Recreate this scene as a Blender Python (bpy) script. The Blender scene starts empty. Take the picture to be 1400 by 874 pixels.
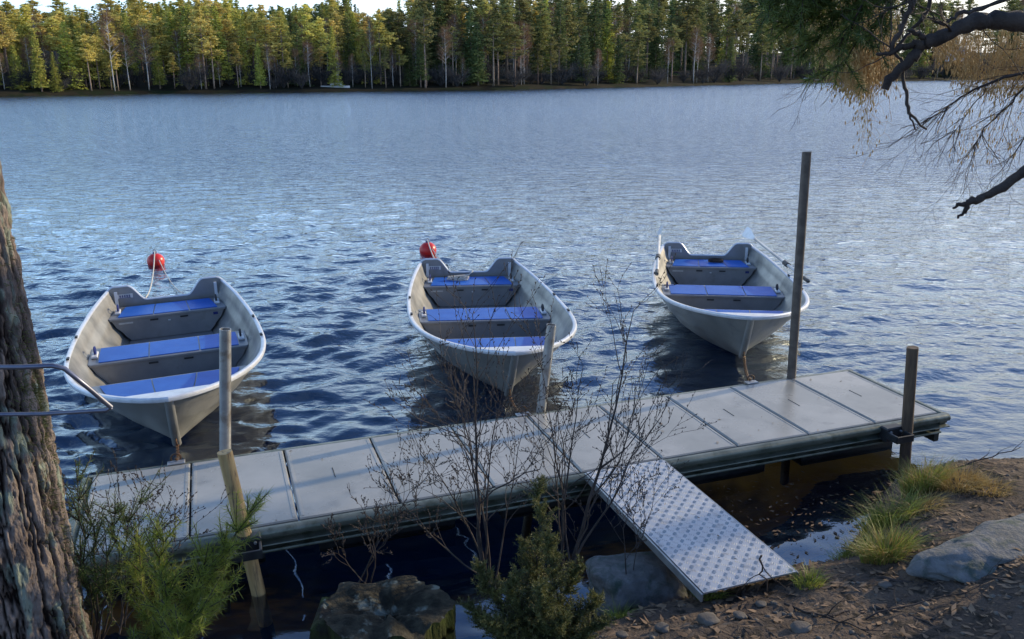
import bpy, math, random
import numpy as np
from mathutils import Vector, Matrix, noise

random.seed(7); RNG = np.random.default_rng(7)
SC = bpy.context.scene; COL = SC.collection
R = math.radians
PI = math.pi

# ------------------------------------------------------------------ camera model (used to turn measured points into world positions)
F, VH, H = 1150.0, 100.0, 2.6
TH = math.atan((437 - VH) / F)
def ray(px, py):
    dx = (px - 700) / F; dy = -(py - 437) / F
    return Vector((dx, math.cos(TH) + dy * math.sin(TH), -math.sin(TH) + dy * math.cos(TH)))
def at_z(px, py, z):
    d = ray(px, py); t = (z - H) / d.z
    return Vector((d.x * t, d.y * t, z))
def at_y(px, py, y):
    d = ray(px, py); t = y / d.y
    return Vector((d.x * t, y, H + d.z * t))

# ------------------------------------------------------------------ tagging
def tag(o, label=None, cat=None, group=None, kind=None):
    if label: o['label'] = label
    if cat: o['category'] = cat
    if group: o['group'] = group
    if kind: o['kind'] = kind
    return o
def empty(name, loc=(0, 0, 0), rz=0, **k):
    o = bpy.data.objects.new(name, None); COL.objects.link(o)
    o.location = loc; o.rotation_euler = (0, 0, rz); o.empty_display_size = .1
    return tag(o, **k)

class MB:
    def __init__(s): s.v = []; s.f = []
    def add(s, v, f):
        n = len(s.v); s.v += [tuple(p) for p in v]; s.f += [tuple(i + n for i in q) for q in f]
    def box(s, c, size, M=None, bev=0.0):
        hx, hy, hz = size[0] / 2, size[1] / 2, size[2] / 2
        if bev <= 0:
            v = [Vector((x, y, z)) for z in (-hz, hz) for x, y in ((-hx, -hy), (hx, -hy), (hx, hy), (-hx, hy))]
            f = [(3, 2, 1, 0), (4, 5, 6, 7), (0, 1, 5, 4), (1, 2, 6, 5), (2, 3, 7, 6), (3, 0, 4, 7)]
        else:
            b = bev; v = []
            for z, i in ((-hz, b), (-hz + b, 0), (hz - b, 0), (hz, b)):
                v += [Vector((x, y, z)) for x, y in ((-hx + i, -hy + i), (hx - i, -hy + i), (hx - i, hy - i), (-hx + i, hy - i))]
            f = [(3, 2, 1, 0), (12, 13, 14, 15)]
            for k in range(3):
                for j in range(4):
                    a = k * 4 + j; bb = k * 4 + (j + 1) % 4
                    f.append((a, bb, bb + 4, a + 4))
        if M is not None: v = [M @ p for p in v]
        c = Vector(c); s.add([p + c for p in v], f)
    def tube(s, pts, rad, n=8, cap=True, sx=1.0):
        pts = [Vector(p) for p in pts]
        if not hasattr(rad, '__len__'): rad = [rad] * len(pts)
        up = None; rings = []
        for i, p in enumerate(pts):
            t = (pts[min(i + 1, len(pts) - 1)] - pts[max(i - 1, 0)])
            if t.length < 1e-9: t = Vector((0, 0, 1))
            t.normalize()
            if up is None: up = Vector((0, 0, 1)) if abs(t.z) < .9 else Vector((1, 0, 0))
            a = t.cross(up)
            if a.length < 1e-6: a = t.orthogonal()
            a.normalize(); b = a.cross(t).normalized(); up = b
            rings.append([p + (a * math.cos(2 * PI * k / n) * sx + b * math.sin(2 * PI * k / n)) * rad[i] for k in range(n)])
        v = [q for r in rings for q in r]; f = []
        for i in range(len(pts) - 1):
            for k in range(n):
                a = i * n + k; b = i * n + (k + 1) % n
                f.append((a, b, b + n, a + n))
        if cap:
            f.append(tuple(range(n - 1, -1, -1))); f.append(tuple((len(pts) - 1) * n + k for k in range(n)))
        s.add(v, f)
    def grid(s, rows, flip=False):
        n = len(rows[0]); v = [p for r in rows for p in r]; f = []
        for i in range(len(rows) - 1):
            for k in range(n - 1):
                q = (i * n + k, i * n + k + 1, (i + 1) * n + k + 1, (i + 1) * n + k)
                f.append(q[::-1] if flip else q)
        s.add(v, f)
    def build(s, name, mat, parent=None, smooth=False):
        me = bpy.data.meshes.new(name); me.from_pydata([tuple(p) for p in s.v], [], s.f); me.update()
        if smooth: me.polygons.foreach_set('use_smooth', [True] * len(me.polygons))
        me.materials.append(mat)
        o = bpy.data.objects.new(name, me); COL.objects.link(o)
        if parent: o.parent = parent
        return o
def npmesh(name, V, Fc, mat, parent=None, smooth=False, nside=4):
    V = np.asarray(V, dtype=np.float32); Fc = np.asarray(Fc, dtype=np.int32)
    me = bpy.data.meshes.new(name)
    me.vertices.add(len(V)); me.vertices.foreach_set('co', V.ravel())
    nf = len(Fc); me.loops.add(nf * nside); me.loops.foreach_set('vertex_index', Fc.ravel())
    me.polygons.add(nf); me.polygons.foreach_set('loop_start', np.arange(nf, dtype=np.int32) * nside)
    if smooth: me.polygons.foreach_set('use_smooth', np.ones(nf, dtype=bool))
    me.update(calc_edges=True); me.validate()
    me.materials.append(mat)
    o = bpy.data.objects.new(name, me); COL.objects.link(o)
    if parent: o.parent = parent
    return o
def autosmooth(o, ang=35):
    me = o.data
    me.polygons.foreach_set('use_smooth', [True] * len(me.polygons))
    me.set_sharp_from_angle(angle=R(ang))
    return o

# ------------------------------------------------------------------ materials
def mat(name, base=(.5, .5, .5), rough=.6, metal=0.0, spec=.5, c2=None, nscale=5, ndet=6, nrange=(.4, .6), bump=0, bscale=None, bdist=.01,
        stretch=None, c3=None, n3=20, r3=(.5, .6), objrand=0, r2=None, trans=0, coat=0, world=False):
    m = bpy.data.materials.new(name); m.use_nodes = True; nt = m.node_tree; N = nt.nodes; L = nt.links
    b = N['Principled BSDF']
    b.inputs['Roughness'].default_value = rough; b.inputs['Metallic'].default_value = metal
    b.inputs['Specular IOR Level'].default_value = spec
    b.inputs['Base Color'].default_value = (*base, 1)
    if coat: b.inputs['Coat Weight'].default_value = coat
    tc = N.new('ShaderNodeTexCoord'); src = tc.outputs['Object']
    if world: src = N.new('ShaderNodeNewGeometry').outputs['Position']
    if stretch:
        mp = N.new('ShaderNodeMapping'); mp.inputs['Scale'].default_value = stretch
        L.new(src, mp.inputs['Vector']); src = mp.outputs['Vector']
    cur = None
    def mixc(fac, A, B, blend='MIX'):
        x = N.new('ShaderNodeMix'); x.data_type = 'RGBA'; x.blend_type = blend
        if hasattr(fac, 'is_linked') or hasattr(fac, 'links'): L.new(fac, x.inputs['Factor'])
        else: x.inputs['Factor'].default_value = fac
        for k, s in (('A', A), ('B', B)):
            if isinstance(s, tuple): x.inputs[k if False else (6 if k == 'A' else 7)].default_value = (*s, 1)
            else: L.new(s, x.inputs[6 if k == 'A' else 7])
        return x.outputs[2]
    def nz(scale, det=6, rng=(.4, .6), dist=0):
        n = N.new('ShaderNodeTexNoise'); n.inputs['Scale'].default_value = scale; n.inputs['Detail'].default_value = det
        n.inputs['Roughness'].default_value = .6; n.inputs['Distortion'].default_value = dist
        L.new(src, n.inputs['Vector'])
        r = N.new('ShaderNodeMapRange'); r.inputs['From Min'].default_value = rng[0]; r.inputs['From Max'].default_value = rng[1]
        L.new(n.outputs['Fac'], r.inputs['Value'])
        return n.outputs['Fac'], r.outputs['Result']
    if c2:
        _, r = nz(nscale, ndet, nrange); cur = mixc(r, tuple(base), tuple(c2))
        if r2 is not None:
            rr = N.new('ShaderNodeMapRange'); rr.inputs['To Min'].default_value = rough; rr.inputs['To Max'].default_value = r2
            L.new(r, rr.inputs['Value']); L.new(rr.outputs['Result'], b.inputs['Roughness'])
    if c3:
        _, r = nz(n3, 5, r3, .3); cur = mixc(r, cur if cur else tuple(base), tuple(c3))
    if objrand:
        oi = N.new('ShaderNodeObjectInfo')
        hs = N.new('ShaderNodeHueSaturation')
        a = N.new('ShaderNodeMapRange'); a.inputs['To Min'].default_value = 1 - objrand; a.inputs['To Max'].default_value = 1 + objrand
        L.new(oi.outputs['Random'], a.inputs['Value']); L.new(a.outputs['Result'], hs.inputs['Value'])
        mu = N.new('ShaderNodeMath'); mu.operation = 'MULTIPLY'; mu.inputs[1].default_value = 7.31; L.new(oi.outputs['Random'], mu.inputs[0])
        fr = N.new('ShaderNodeMath'); fr.operation = 'FRACT'; L.new(mu.outputs[0], fr.inputs[0])
        a2 = N.new('ShaderNodeMapRange'); a2.inputs['To Min'].default_value = .5 - .06 * objrand; a2.inputs['To Max'].default_value = .5 + .05 * objrand
        L.new(fr.outputs[0], a2.inputs['Value']); L.new(a2.outputs['Result'], hs.inputs['Hue'])
        if cur: L.new(cur, hs.inputs['Color'])
        else: hs.inputs['Color'].default_value = (*base, 1)
        cur = hs.outputs['Color']
    if cur: L.new(cur, b.inputs['Base Color'])
    if bump:
        f, _ = nz(bscale or nscale * 4, 8)
        bp = N.new('ShaderNodeBump'); bp.inputs['Strength'].default_value = bump; bp.inputs['Distance'].default_value = bdist
        L.new(f, bp.inputs['Height']); L.new(bp.outputs['Normal'], b.inputs['Normal'])
    if trans:   # leaves: some light passes through
        td = N.new('ShaderNodeBsdfTranslucent'); ms = N.new('ShaderNodeMixShader'); ms.inputs[0].default_value = trans
        if cur: L.new(cur, td.inputs['Color'])
        else: td.inputs['Color'].default_value = (*base, 1)
        L.new(b.outputs[0], ms.inputs[1]); L.new(td.outputs[0], ms.inputs[2])
        L.new(ms.outputs[0], N['Material Output'].inputs['Surface'])
    return m

M = {}
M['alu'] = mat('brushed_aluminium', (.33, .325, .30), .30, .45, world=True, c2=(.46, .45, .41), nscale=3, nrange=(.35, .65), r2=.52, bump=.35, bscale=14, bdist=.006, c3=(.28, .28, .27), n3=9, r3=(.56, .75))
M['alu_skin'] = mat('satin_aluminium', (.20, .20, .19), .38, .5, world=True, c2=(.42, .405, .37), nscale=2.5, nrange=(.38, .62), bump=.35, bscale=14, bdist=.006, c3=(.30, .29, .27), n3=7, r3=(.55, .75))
M['alu_in'] = mat('grey_bench_metal', (.21, .21, .22), .45, .5, world=True, c2=(.29, .29, .29), nscale=4, nrange=(.3, .7), bump=.2, bscale=30, bdist=.003, c3=(.2, .19, .18), n3=7, r3=(.55, .8))
M['rim'] = mat('pale_gunwale', (.66, .68, .72), .35, .25, world=True, c2=(.5, .52, .55), nscale=12, nrange=(.45, .75))
M['blue'] = mat('blue_pad', (.015, .095, .40), .5, 0, world=True, c2=(.03, .14, .50), nscale=5, nrange=(.3, .7), spec=.25, bump=.3, bscale=160, bdist=.002, c3=(.05, .14, .42), n3=7, r3=(.58, .8))
M['white'] = mat('white_plastic', (.7, .7, .7), .4, 0, c2=(.5, .5, .5), nscale=15)
M['black'] = mat('black_rubber', (.012, .012, .014), .5, 0, c2=(.03, .03, .03), nscale=10)
M['navy'] = mat('navy_sticker', (.01, .02, .12), .4, 0, c2=(.02, .03, .16), nscale=20)
M['deck'] = mat('deck_board', (.235, .23, .205), .30, 0, world=True, spec=.6, c2=(.33, .315, .28), nscale=2.2, nrange=(.35, .65), c3=(.16, .155, .14), n3=6, r3=(.56, .8), bump=.25, bscale=120, bdist=.002, r2=.24)
M['decktrim'] = mat('dock_rim_metal', (.12, .13, .10), .36, .4, world=True, c2=(.22, .23, .18), nscale=5, nrange=(.35, .7), c3=(.05, .06, .03), n3=9, r3=(.52, .7), bump=.2, bscale=30)
M['dockdark'] = mat('dock_dark', (.02, .022, .018), .6, 0, c2=(.05, .05, .035), nscale=6)
M['chequer'] = mat('tread_plate', (.36, .36, .37), .36, .6, c2=(.50, .50, .50), nscale=5, nrange=(.3, .7), r2=.5, c3=(.22, .21, .20), n3=16, r3=(.55, .75))
M['polebrown'] = mat('brown_weathered_pole', (.085, .07, .06), .55, .3, c2=(.15, .125, .105), nscale=14, nrange=(.35, .65), bump=.3, bscale=50, bdist=.003)
M['tread'] = mat('worn_tread_bars', (.36, .36, .36), .36, .35, c2=(.46, .46, .46), nscale=9)
M['steel'] = mat('galvanised_steel', (.30, .30, .30), .42, .6, c2=(.42, .42, .41), nscale=14, nrange=(.35, .65), c3=(.18, .14, .10), n3=9, r3=(.55, .75), bump=.2, bscale=60, bdist=.003)
M['wood'] = mat('weathered_post_wood', (.42, .26, .10), .7, 0, c2=(.58, .40, .18), nscale=4, nrange=(.35, .65), stretch=(10, 10, 1), bump=.6, bscale=8, bdist=.006, c3=(.12, .08, .05), n3=5, r3=(.56, .7))
M['woodgrey'] = mat('grey_post_wood', (.07, .045, .03), .75, 0, c2=(.13, .085, .05), nscale=4, stretch=(10, 10, 1), bump=.6, bscale=8, bdist=.006)
M['chain'] = mat('rusty_chain', (.07, .055, .045), .5, .7, c2=(.15, .075, .035), nscale=30)
M['rope'] = mat('pale_rope', (.55, .52, .46), .8, 0, c2=(.4, .38, .33), nscale=60)
M['red'] = mat('red_buoy', (.62, .02, .012), .32, 0, c2=(.45, .015, .015), nscale=8, nrange=(.4, .7))
M['oar'] = mat('oar_grey', (.42, .42, .42), .4, .3, c2=(.6, .6, .58), nscale=8)
M['railm'] = mat('painted_tube', (.13, .14, .20), .35, .6, c2=(.2, .2, .24), nscale=20)
M['soil'] = mat('bank_soil', (.085, .062, .048), .95, 0, spec=.2, c2=(.15, .11, .08), nscale=3.5, nrange=(.35, .65), c3=(.022, .018, .013), n3=14, r3=(.48, .66), bump=1, bscale=28, bdist=.035)
M['rock'] = mat('granite', (.095, .095, .09), .85, 0, spec=.3, c2=(.19, .185, .18), nscale=9, nrange=(.35, .65), c3=(.05, .07, .055), n3=11, r3=(.5, .68), bump=.9, bscale=22, bdist=.02)
M['rockw'] = mat('pale_stone', (.36, .30, .24), .85, 0, spec=.3, c2=(.5, .44, .36), nscale=14, nrange=(.35, .65), c3=(.2, .15, .11), n3=22, r3=(.55, .7), bump=.7, bscale=50, bdist=.01)
M['pebble'] = mat('pebble', (.07, .058, .048), .85, 0, spec=.3, c2=(.17, .145, .12), nscale=9, nrange=(.3, .7), bump=.4, bscale=60)
M['litter'] = mat('leaf_litter', (.08, .052, .035), .85, 0, spec=.2, c2=(.27, .18, .11), nscale=9, nrange=(.35, .65))
M['bark'] = mat('pine_bark', (.12, .092, .08), .9, 0, spec=.2, c2=(.30, .245, .215), nscale=7, nrange=(.35, .68), stretch=(1.6, 1.6, .6), c3=(.24, .27, .22), n3=10, r3=(.54, .62), bump=1, bscale=30, bdist=.02)
M['stump'] = mat('mossy_stump', (.022, .018, .014), .9, 0, spec=.2, c2=(.05, .065, .018), nscale=6, nrange=(.42, .58), stretch=(1, 1, .35), c3=(.20, .22, .19), n3=9, r3=(.58, .66), bump=1, bscale=20, bdist=.03)
M['stumptop'] = mat('rotten_stump_top', (.022, .020, .014), .9, 0, spec=.2, c2=(.07, .06, .04), nscale=12, nrange=(.42, .62), stretch=(1, 1, 1), c3=(.19, .20, .16), n3=10, r3=(.56, .64), bump=1, bscale=30, bdist=.02)
M['twig'] = mat('bare_twig', (.032, .025, .022), .7, 0, spec=.3, c2=(.08, .062, .055), nscale=12, nrange=(.35, .65))
M['darktwig'] = mat('dead_branch', (.028, .020, .017), .8, 0, spec=.3, c2=(.075, .055, .045), nscale=9, nrange=(.35, .65), bump=.8, bscale=60, bdist=.01)
M['needle'] = mat('pine_needles', (.15, .21, .03), .5, 0, c2=(.34, .36, .06), nscale=7, nrange=(.35, .65), trans=.45)
M['needledark'] = mat('pine_needles_dark', (.045, .085, .018), .55, 0, c2=(.13, .17, .03), nscale=3, nrange=(.35, .65), trans=.25)
M['juniper'] = mat('juniper_needles', (.06, .075, .022), .6, 0, c2=(.15, .15, .04), nscale=9, nrange=(.35, .65), trans=.25)
M['birchtwig'] = mat('golden_birch_twigs', (.34, .21, .07), .65, 0, c2=(.60, .40, .15), nscale=7, nrange=(.35, .65), trans=.2)
M['grass'] = mat('grass_blade', (.10, .16, .025), .5, 0, c2=(.32, .32, .06), nscale=6, nrange=(.35, .65), trans=.35)
M['drygrass'] = mat('dry_grass_blade', (.33, .21, .06), .6, 0, c2=(.42, .30, .11), nscale=8, nrange=(.35, .65), trans=.35)
M['ftrunk'] = mat('far_pine_trunk', (.20, .15, .12), .9, 0, spec=.2, c2=(.32, .23, .17), nscale=2, objrand=.25)
M['fbirch'] = mat('far_birch_trunk', (.50, .47, .43), .8, 0, spec=.2, c2=(.16, .15, .14), nscale=3, nrange=(.5, .68), stretch=(1, 1, 2), objrand=.2)
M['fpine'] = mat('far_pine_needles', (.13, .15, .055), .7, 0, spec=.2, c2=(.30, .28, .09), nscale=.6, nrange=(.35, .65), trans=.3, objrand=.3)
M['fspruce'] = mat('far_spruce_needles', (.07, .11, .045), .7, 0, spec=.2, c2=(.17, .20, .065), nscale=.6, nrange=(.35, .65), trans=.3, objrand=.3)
M['fpineg'] = mat('sunlit_far_pine_needles', (.38, .36, .09), .7, 0, spec=.2, c2=(.72, .60, .18), nscale=.6, nrange=(.35, .65), trans=.35, objrand=.3)  # this and the next: golden sunlight painted into a brighter crown colour
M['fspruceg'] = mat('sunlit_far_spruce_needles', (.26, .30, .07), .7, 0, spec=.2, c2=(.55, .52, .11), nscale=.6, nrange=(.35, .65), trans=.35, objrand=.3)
M['fbtwig'] = mat('far_birch_twigs', (.17, .105, .07), .8, 0, spec=.2, c2=(.24, .15, .09), nscale=1, trans=.25, objrand=.2)
M['fshrub'] = mat('far_shrub_twigs', (.05, .05, .052), .85, 0, spec=.2, c2=(.10, .09, .085), nscale=1, trans=.15, objrand=.25)
M['fground'] = mat('far_forest_floor', (.012, .011, .008), .95, 0, spec=.1, c2=(.028, .024, .015), nscale=.12, c3=(.012, .018, .008), n3=.3)
M['hillgreen'] = mat('far_hill', (.03, .045, .018), .95, 0, spec=.1, c2=(.05, .06, .02), nscale=.05)

# ------------------------------------------------------------------ world and sun
SUN_AZ, SUN_EL = 62.0, 19.0
w = bpy.data.worlds.new("World"); SC.world = w; w.use_nodes = True
nt = w.node_tree; bg = nt.nodes['Background']
sky = nt.nodes.new('ShaderNodeTexSky'); sky.sky_type = 'NISHITA'; sky.sun_disc = False
sky.sun_elevation = R(SUN_EL); sky.sun_rotation = R(SUN_AZ); sky.air_density = 1.2; sky.dust_density = .8; sky.ozone_density = 3.0
Nw = nt.nodes; Lw = nt.links
tcw = Nw.new('ShaderNodeTexCoord'); spw = Nw.new('ShaderNodeSeparateXYZ'); Lw.new(tcw.outputs['Generated'], spw.inputs[0])
tint = Nw.new('ShaderNodeMix'); tint.data_type = 'RGBA'; tint.blend_type = 'MULTIPLY'; tint.inputs['Factor'].default_value = 1
Lw.new(sky.outputs[0], tint.inputs[6]); tint.inputs[7].default_value = (1.3, 1.65, 2.3, 1)
# pale evening haze low over the trees, and thin high cloud
hz = Nw.new('ShaderNodeMapRange'); hz.interpolation_type = 'SMOOTHSTEP'; hz.inputs['From Min'].default_value = .64; hz.inputs['From Max'].default_value = .16; hz.inputs['To Max'].default_value = .95
Lw.new(spw.outputs['Z'], hz.inputs['Value'])
cn = Nw.new('ShaderNodeTexNoise'); cn.inputs['Scale'].default_value = 2.6; cn.inputs['Detail'].default_value = 6; cn.inputs['Roughness'].default_value = .55; cn.inputs['Distortion'].default_value = .5
cm_ = Nw.new('ShaderNodeMapping'); cm_.inputs['Scale'].default_value = (1, 1, 3.2); Lw.new(tcw.outputs['Generated'], cm_.inputs[0]); Lw.new(cm_.outputs[0], cn.inputs['Vector'])
cr_ = Nw.new('ShaderNodeMapRange'); cr_.inputs['From Min'].default_value = .5; cr_.inputs['From Max'].default_value = .78; cr_.inputs['To Max'].default_value = .45; Lw.new(cn.outputs['Fac'], cr_.inputs['Value'])
mxw = Nw.new('ShaderNodeMath'); mxw.operation = 'MAXIMUM'; Lw.new(hz.outputs[0], mxw.inputs[0]); Lw.new(cr_.outputs[0], mxw.inputs[1])
bk = Nw.new('ShaderNodeMapRange'); bk.interpolation_type = 'SMOOTHSTEP'; bk.inputs['From Min'].default_value = -.45; bk.inputs['From Max'].default_value = .25; bk.inputs['To Min'].default_value = .34; Lw.new(spw.outputs['Y'], bk.inputs['Value'])  # haze dimmed behind the camera, standing in for unseen forest that blocks light
bm_ = Nw.new('ShaderNodeMath'); bm_.operation = 'MULTIPLY'; Lw.new(mxw.outputs[0], bm_.inputs[0]); Lw.new(bk.outputs[0], bm_.inputs[1])
hm = Nw.new('ShaderNodeMix'); hm.data_type = 'RGBA'; Lw.new(bm_.outputs[0], hm.inputs['Factor']); Lw.new(tint.outputs[2], hm.inputs[6]); dp = Nw.new('ShaderNodeVectorMath'); dp.operation = 'DOT_PRODUCT'; Lw.new(tcw.outputs['Generated'], dp.inputs[0]); dp.inputs[1].default_value = (math.sin(R(62)), math.cos(R(62)), 0)
dr = Nw.new('ShaderNodeMapRange'); dr.interpolation_type = 'SMOOTHSTEP'; dr.inputs['From Min'].default_value = -.1; dr.inputs['From Max'].default_value = .95; Lw.new(dp.outputs['Value'], dr.inputs['Value'])
hc = Nw.new('ShaderNodeMix'); hc.data_type = 'RGBA'; Lw.new(dr.outputs[0], hc.inputs['Factor']); hc.inputs[6].default_value = (8.6, 12.0, 15.5, 1); hc.inputs[7].default_value = (12.5, 12.0, 11.2, 1); Lw.new(hc.outputs[2], hm.inputs[7])
Lw.new(hm.outputs[2], bg.inputs[0]); bg.inputs[1].default_value = .12
S = Vector((math.sin(R(SUN_AZ)) * math.cos(R(SUN_EL)), math.cos(R(SUN_AZ)) * math.cos(R(SUN_EL)), math.sin(R(SUN_EL))))
sl = bpy.data.lights.new('sun', 'SUN'); sl.energy = 5.0; sl.angle = R(.6); sl.color = (1, .83, .54)
so = bpy.data.objects.new('sun', sl); COL.objects.link(so); so.rotation_euler = S.to_track_quat('Z', 'Y').to_euler(); so.location = S * 50
cam = bpy.data.cameras.new('camera'); co = bpy.data.objects.new('camera', cam); COL.objects.link(co)
cam.sensor_width = 36; cam.lens = 36 * F / 1400; cam.clip_end = 3000; cam.clip_start = .05
co.location = (0, 0, H); co.rotation_euler = (PI / 2 - TH, 0, 0)
SC.camera = co
SC.view_settings.view_transform = 'Standard'; SC.view_settings.look = 'None'; SC.view_settings.exposure = 0

# ------------------------------------------------------------------ dock frame
D0 = Vector((-2.44, 4.435, 0)); DA = R(19.65)
U = Vector((math.cos(DA), math.sin(DA), 0)); W = Vector((math.sin(DA), -math.cos(DA), 0))   # along, towards the bank
DL, DW, DZ = 5.40, .90, .35
def dk(u, v, z): return D0 + U * u + W * v + Vector((0, 0, z))

# ------------------------------------------------------------------ shoreline of the near bank
SH = [(-40, -6), (-12, 1.2), (-6, 2.6), (-2.6, 3.0), (-1.6, 2.95), (-.9, 2.85), (-.3, 2.95), (.15, 3.22), (.42, 3.5), (.7, 3.62), (1.0, 3.72), (1.4, 3.92), (1.75, 4.05), (2.0, 4.35), (2.35, 4.85), (2.7, 5.05), (3.2, 5.0), (3.8, 5.1), (5, 5.6), (8, 8.2), (14, 17), (26, 40), (60, 60)]
SX = np.array([p[0] for p in SH]); SY = np.array([p[1] for p in SH])
def bank_h(x, y):
    x = np.asarray(x, float); y = np.asarray(y, float)
    d = np.interp(x, SX, SY) - y
    up = .31 * (1 - np.exp(-np.maximum(d, 0) / .17)) + .15 * np.maximum(d, 0)
    up = up + np.where(x > 1.2, (x - 1.2) * .06 * np.clip(d / .7, 0, 1), 0) - .12 * np.clip(.2 - x, 0, 1.5) * np.clip(d, 0, 1)
    dn = -.05 + .38 * np.minimum(d, 0)
    dn = np.maximum(dn, -3.5)
    h = np.where(d > 0, up - .05, dn)
    return h
def bh(x, y):
    h = float(bank_h(x, y))
    return h + .035 * noise.noise(Vector((x * 2.1, y * 2.1, 0))) + .012 * noise.noise(Vector((x * 9, y * 9, 3)))

def gp(px, py, zg=.3):
    p = at_z(px, py, zg)
    for _ in range(4): p = at_z(px, py, max(bh(p.x, p.y), 0))
    return p
def build_bank():
    # near part, fine
    xs = np.linspace(-5, 7, 420); ys = np.linspace(-.5, 6.6, 300)
    X, Y = np.meshgrid(xs, ys); Z = bank_h(X, Y)
    fl = np.stack([X.ravel(), Y.ravel(), Z.ravel()], 1)
    for i in range(len(fl)):
        x, y, z = fl[i]
        fl[i, 2] = z + .035 * noise.noise((x * 2.1, y * 2.1, 0)) + .012 * noise.noise((x * 9, y * 9, 3)) + .008 * abs(noise.noise((x * 16, y * 30, 5))) + .010 * noise.noise((x * 34, y * 34, 5))
    nx = len(xs); idx = np.arange(len(fl)).reshape(Y.shape)
    Fq = np.stack([idx[:-1, :-1].ravel(), idx[:-1, 1:].ravel(), idx[1:, 1:].ravel(), idx[1:, :-1].ravel()], 1)
    c = fl[Fq].mean(1); Fq = Fq[c[:, 2] > -.45]
    tag(npmesh('bank', fl, Fq, M['soil'], smooth=True), kind='structure')
    # surrounding ground, coarse, just under the fine sheet
    xs = np.linspace(-60, 80, 180); ys = np.linspace(-60, 70, 180)
    X, Y = np.meshgrid(xs, ys); Z = bank_h(X, Y) ; Z = np.where(Z > 1.2, 1.2 + (Z - 1.2) * .35, Z)
    inside = (X > -5.3) & (X < 7.3) & (Y > -.8) & (Y < 6.9); Z = np.where(inside, np.minimum(Z, 9) - .25, Z - .06)
    fl = np.stack([X.ravel(), Y.ravel(), Z.ravel()], 1)
    idx = np.arange(len(fl)).reshape(Y.shape)
    Fq = np.stack([idx[:-1, :-1].ravel(), idx[:-1, 1:].ravel(), idx[1:, 1:].ravel(), idx[1:, :-1].ravel()], 1)
    c = fl[Fq].mean(1); Fq = Fq[c[:, 2] > -.7]
    tag(npmesh('ground', fl, Fq, M['soil'], smooth=True), kind='structure')
build_bank()

# lake bed: brown shallows near the bank fading to the dark of deep water
def bed_mat():
    m = bpy.data.materials.new('lake_bed'); m.use_nodes = True; nt = m.node_tree; N = nt.nodes; L = nt.links
    b = N['Principled BSDF']; b.inputs['Roughness'].default_value = 1; b.inputs['Specular IOR Level'].default_value = 0
    g = N.new('ShaderNodeNewGeometry'); sp = N.new('ShaderNodeSeparateXYZ'); L.new(g.outputs['Position'], sp.inputs[0])
    mr = N.new('ShaderNodeMapRange'); mr.inputs['From Min'].default_value = -1.25; mr.inputs['From Max'].default_value = -.05
    L.new(sp.outputs['Z'], mr.inputs['Value'])
    nz = N.new('ShaderNodeTexNoise'); nz.inputs['Scale'].default_value = 5; nz.inputs['Detail'].default_value = 8; L.new(g.outputs['Position'], nz.inputs['Vector'])
    ad = N.new('ShaderNodeMath'); ad.operation = 'MULTIPLY_ADD'; ad.inputs[1].default_value = .5; ad.inputs[2].default_value = -.25
    L.new(nz.outputs['Fac'], ad.inputs[0]); a2 = N.new('ShaderNodeMath'); a2.operation = 'ADD'; L.new(ad.outputs[0], a2.inputs[0]); L.new(mr.outputs['Result'], a2.inputs[1])
    cr = N.new('ShaderNodeValToRGB'); e = cr.color_ramp.elements
    e[0].position = 0; e[0].color = (.003, .022, .085, 1); e[1].position = 1; e[1].color = (.30, .16, .06, 1)
    x = e.new(.3); x.color = (.014, .016, .016, 1); x = e.new(.6); x.color = (.55, .27, .05, 1)
    L.new(a2.outputs[0], cr.inputs[0]); L.new(cr.outputs[0], b.inputs['Base Color'])
    return m
M['bed'] = bed_mat()
def build_bed():
    ys = np.concatenate([np.linspace(1, 16, 120), np.geomspace(17, 900, 50)]); us = np.linspace(-1.6, 1.6, 160)
    Y, Uu = np.meshgrid(ys, us, indexing='ij'); X = Uu * (Y + 4)
    Z = bank_h(X, Y); Z = np.minimum(Z, -.02) - .02
    # a shallow shelf under and beyond the right hand boat
    sh = np.exp(-(((X - 2.35) / .95) ** 2 + ((Y - 6.9) / .75) ** 2) ** 2); Z = np.where(Z < -.22, Z + (-.22 - Z) * sh * .97, Z)
    fl = np.stack([X.ravel(), Y.ravel(), Z.ravel()], 1); idx = np.arange(len(fl)).reshape(Y.shape)
    Fq = np.stack([idx[:-1, :-1].ravel(), idx[:-1, 1:].ravel(), idx[1:, 1:].ravel(), idx[1:, :-1].ravel()], 1)
    tag(npmesh('lake_bed', fl, Fq, M['bed'], smooth=True), kind='structure')
build_bed()

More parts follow.
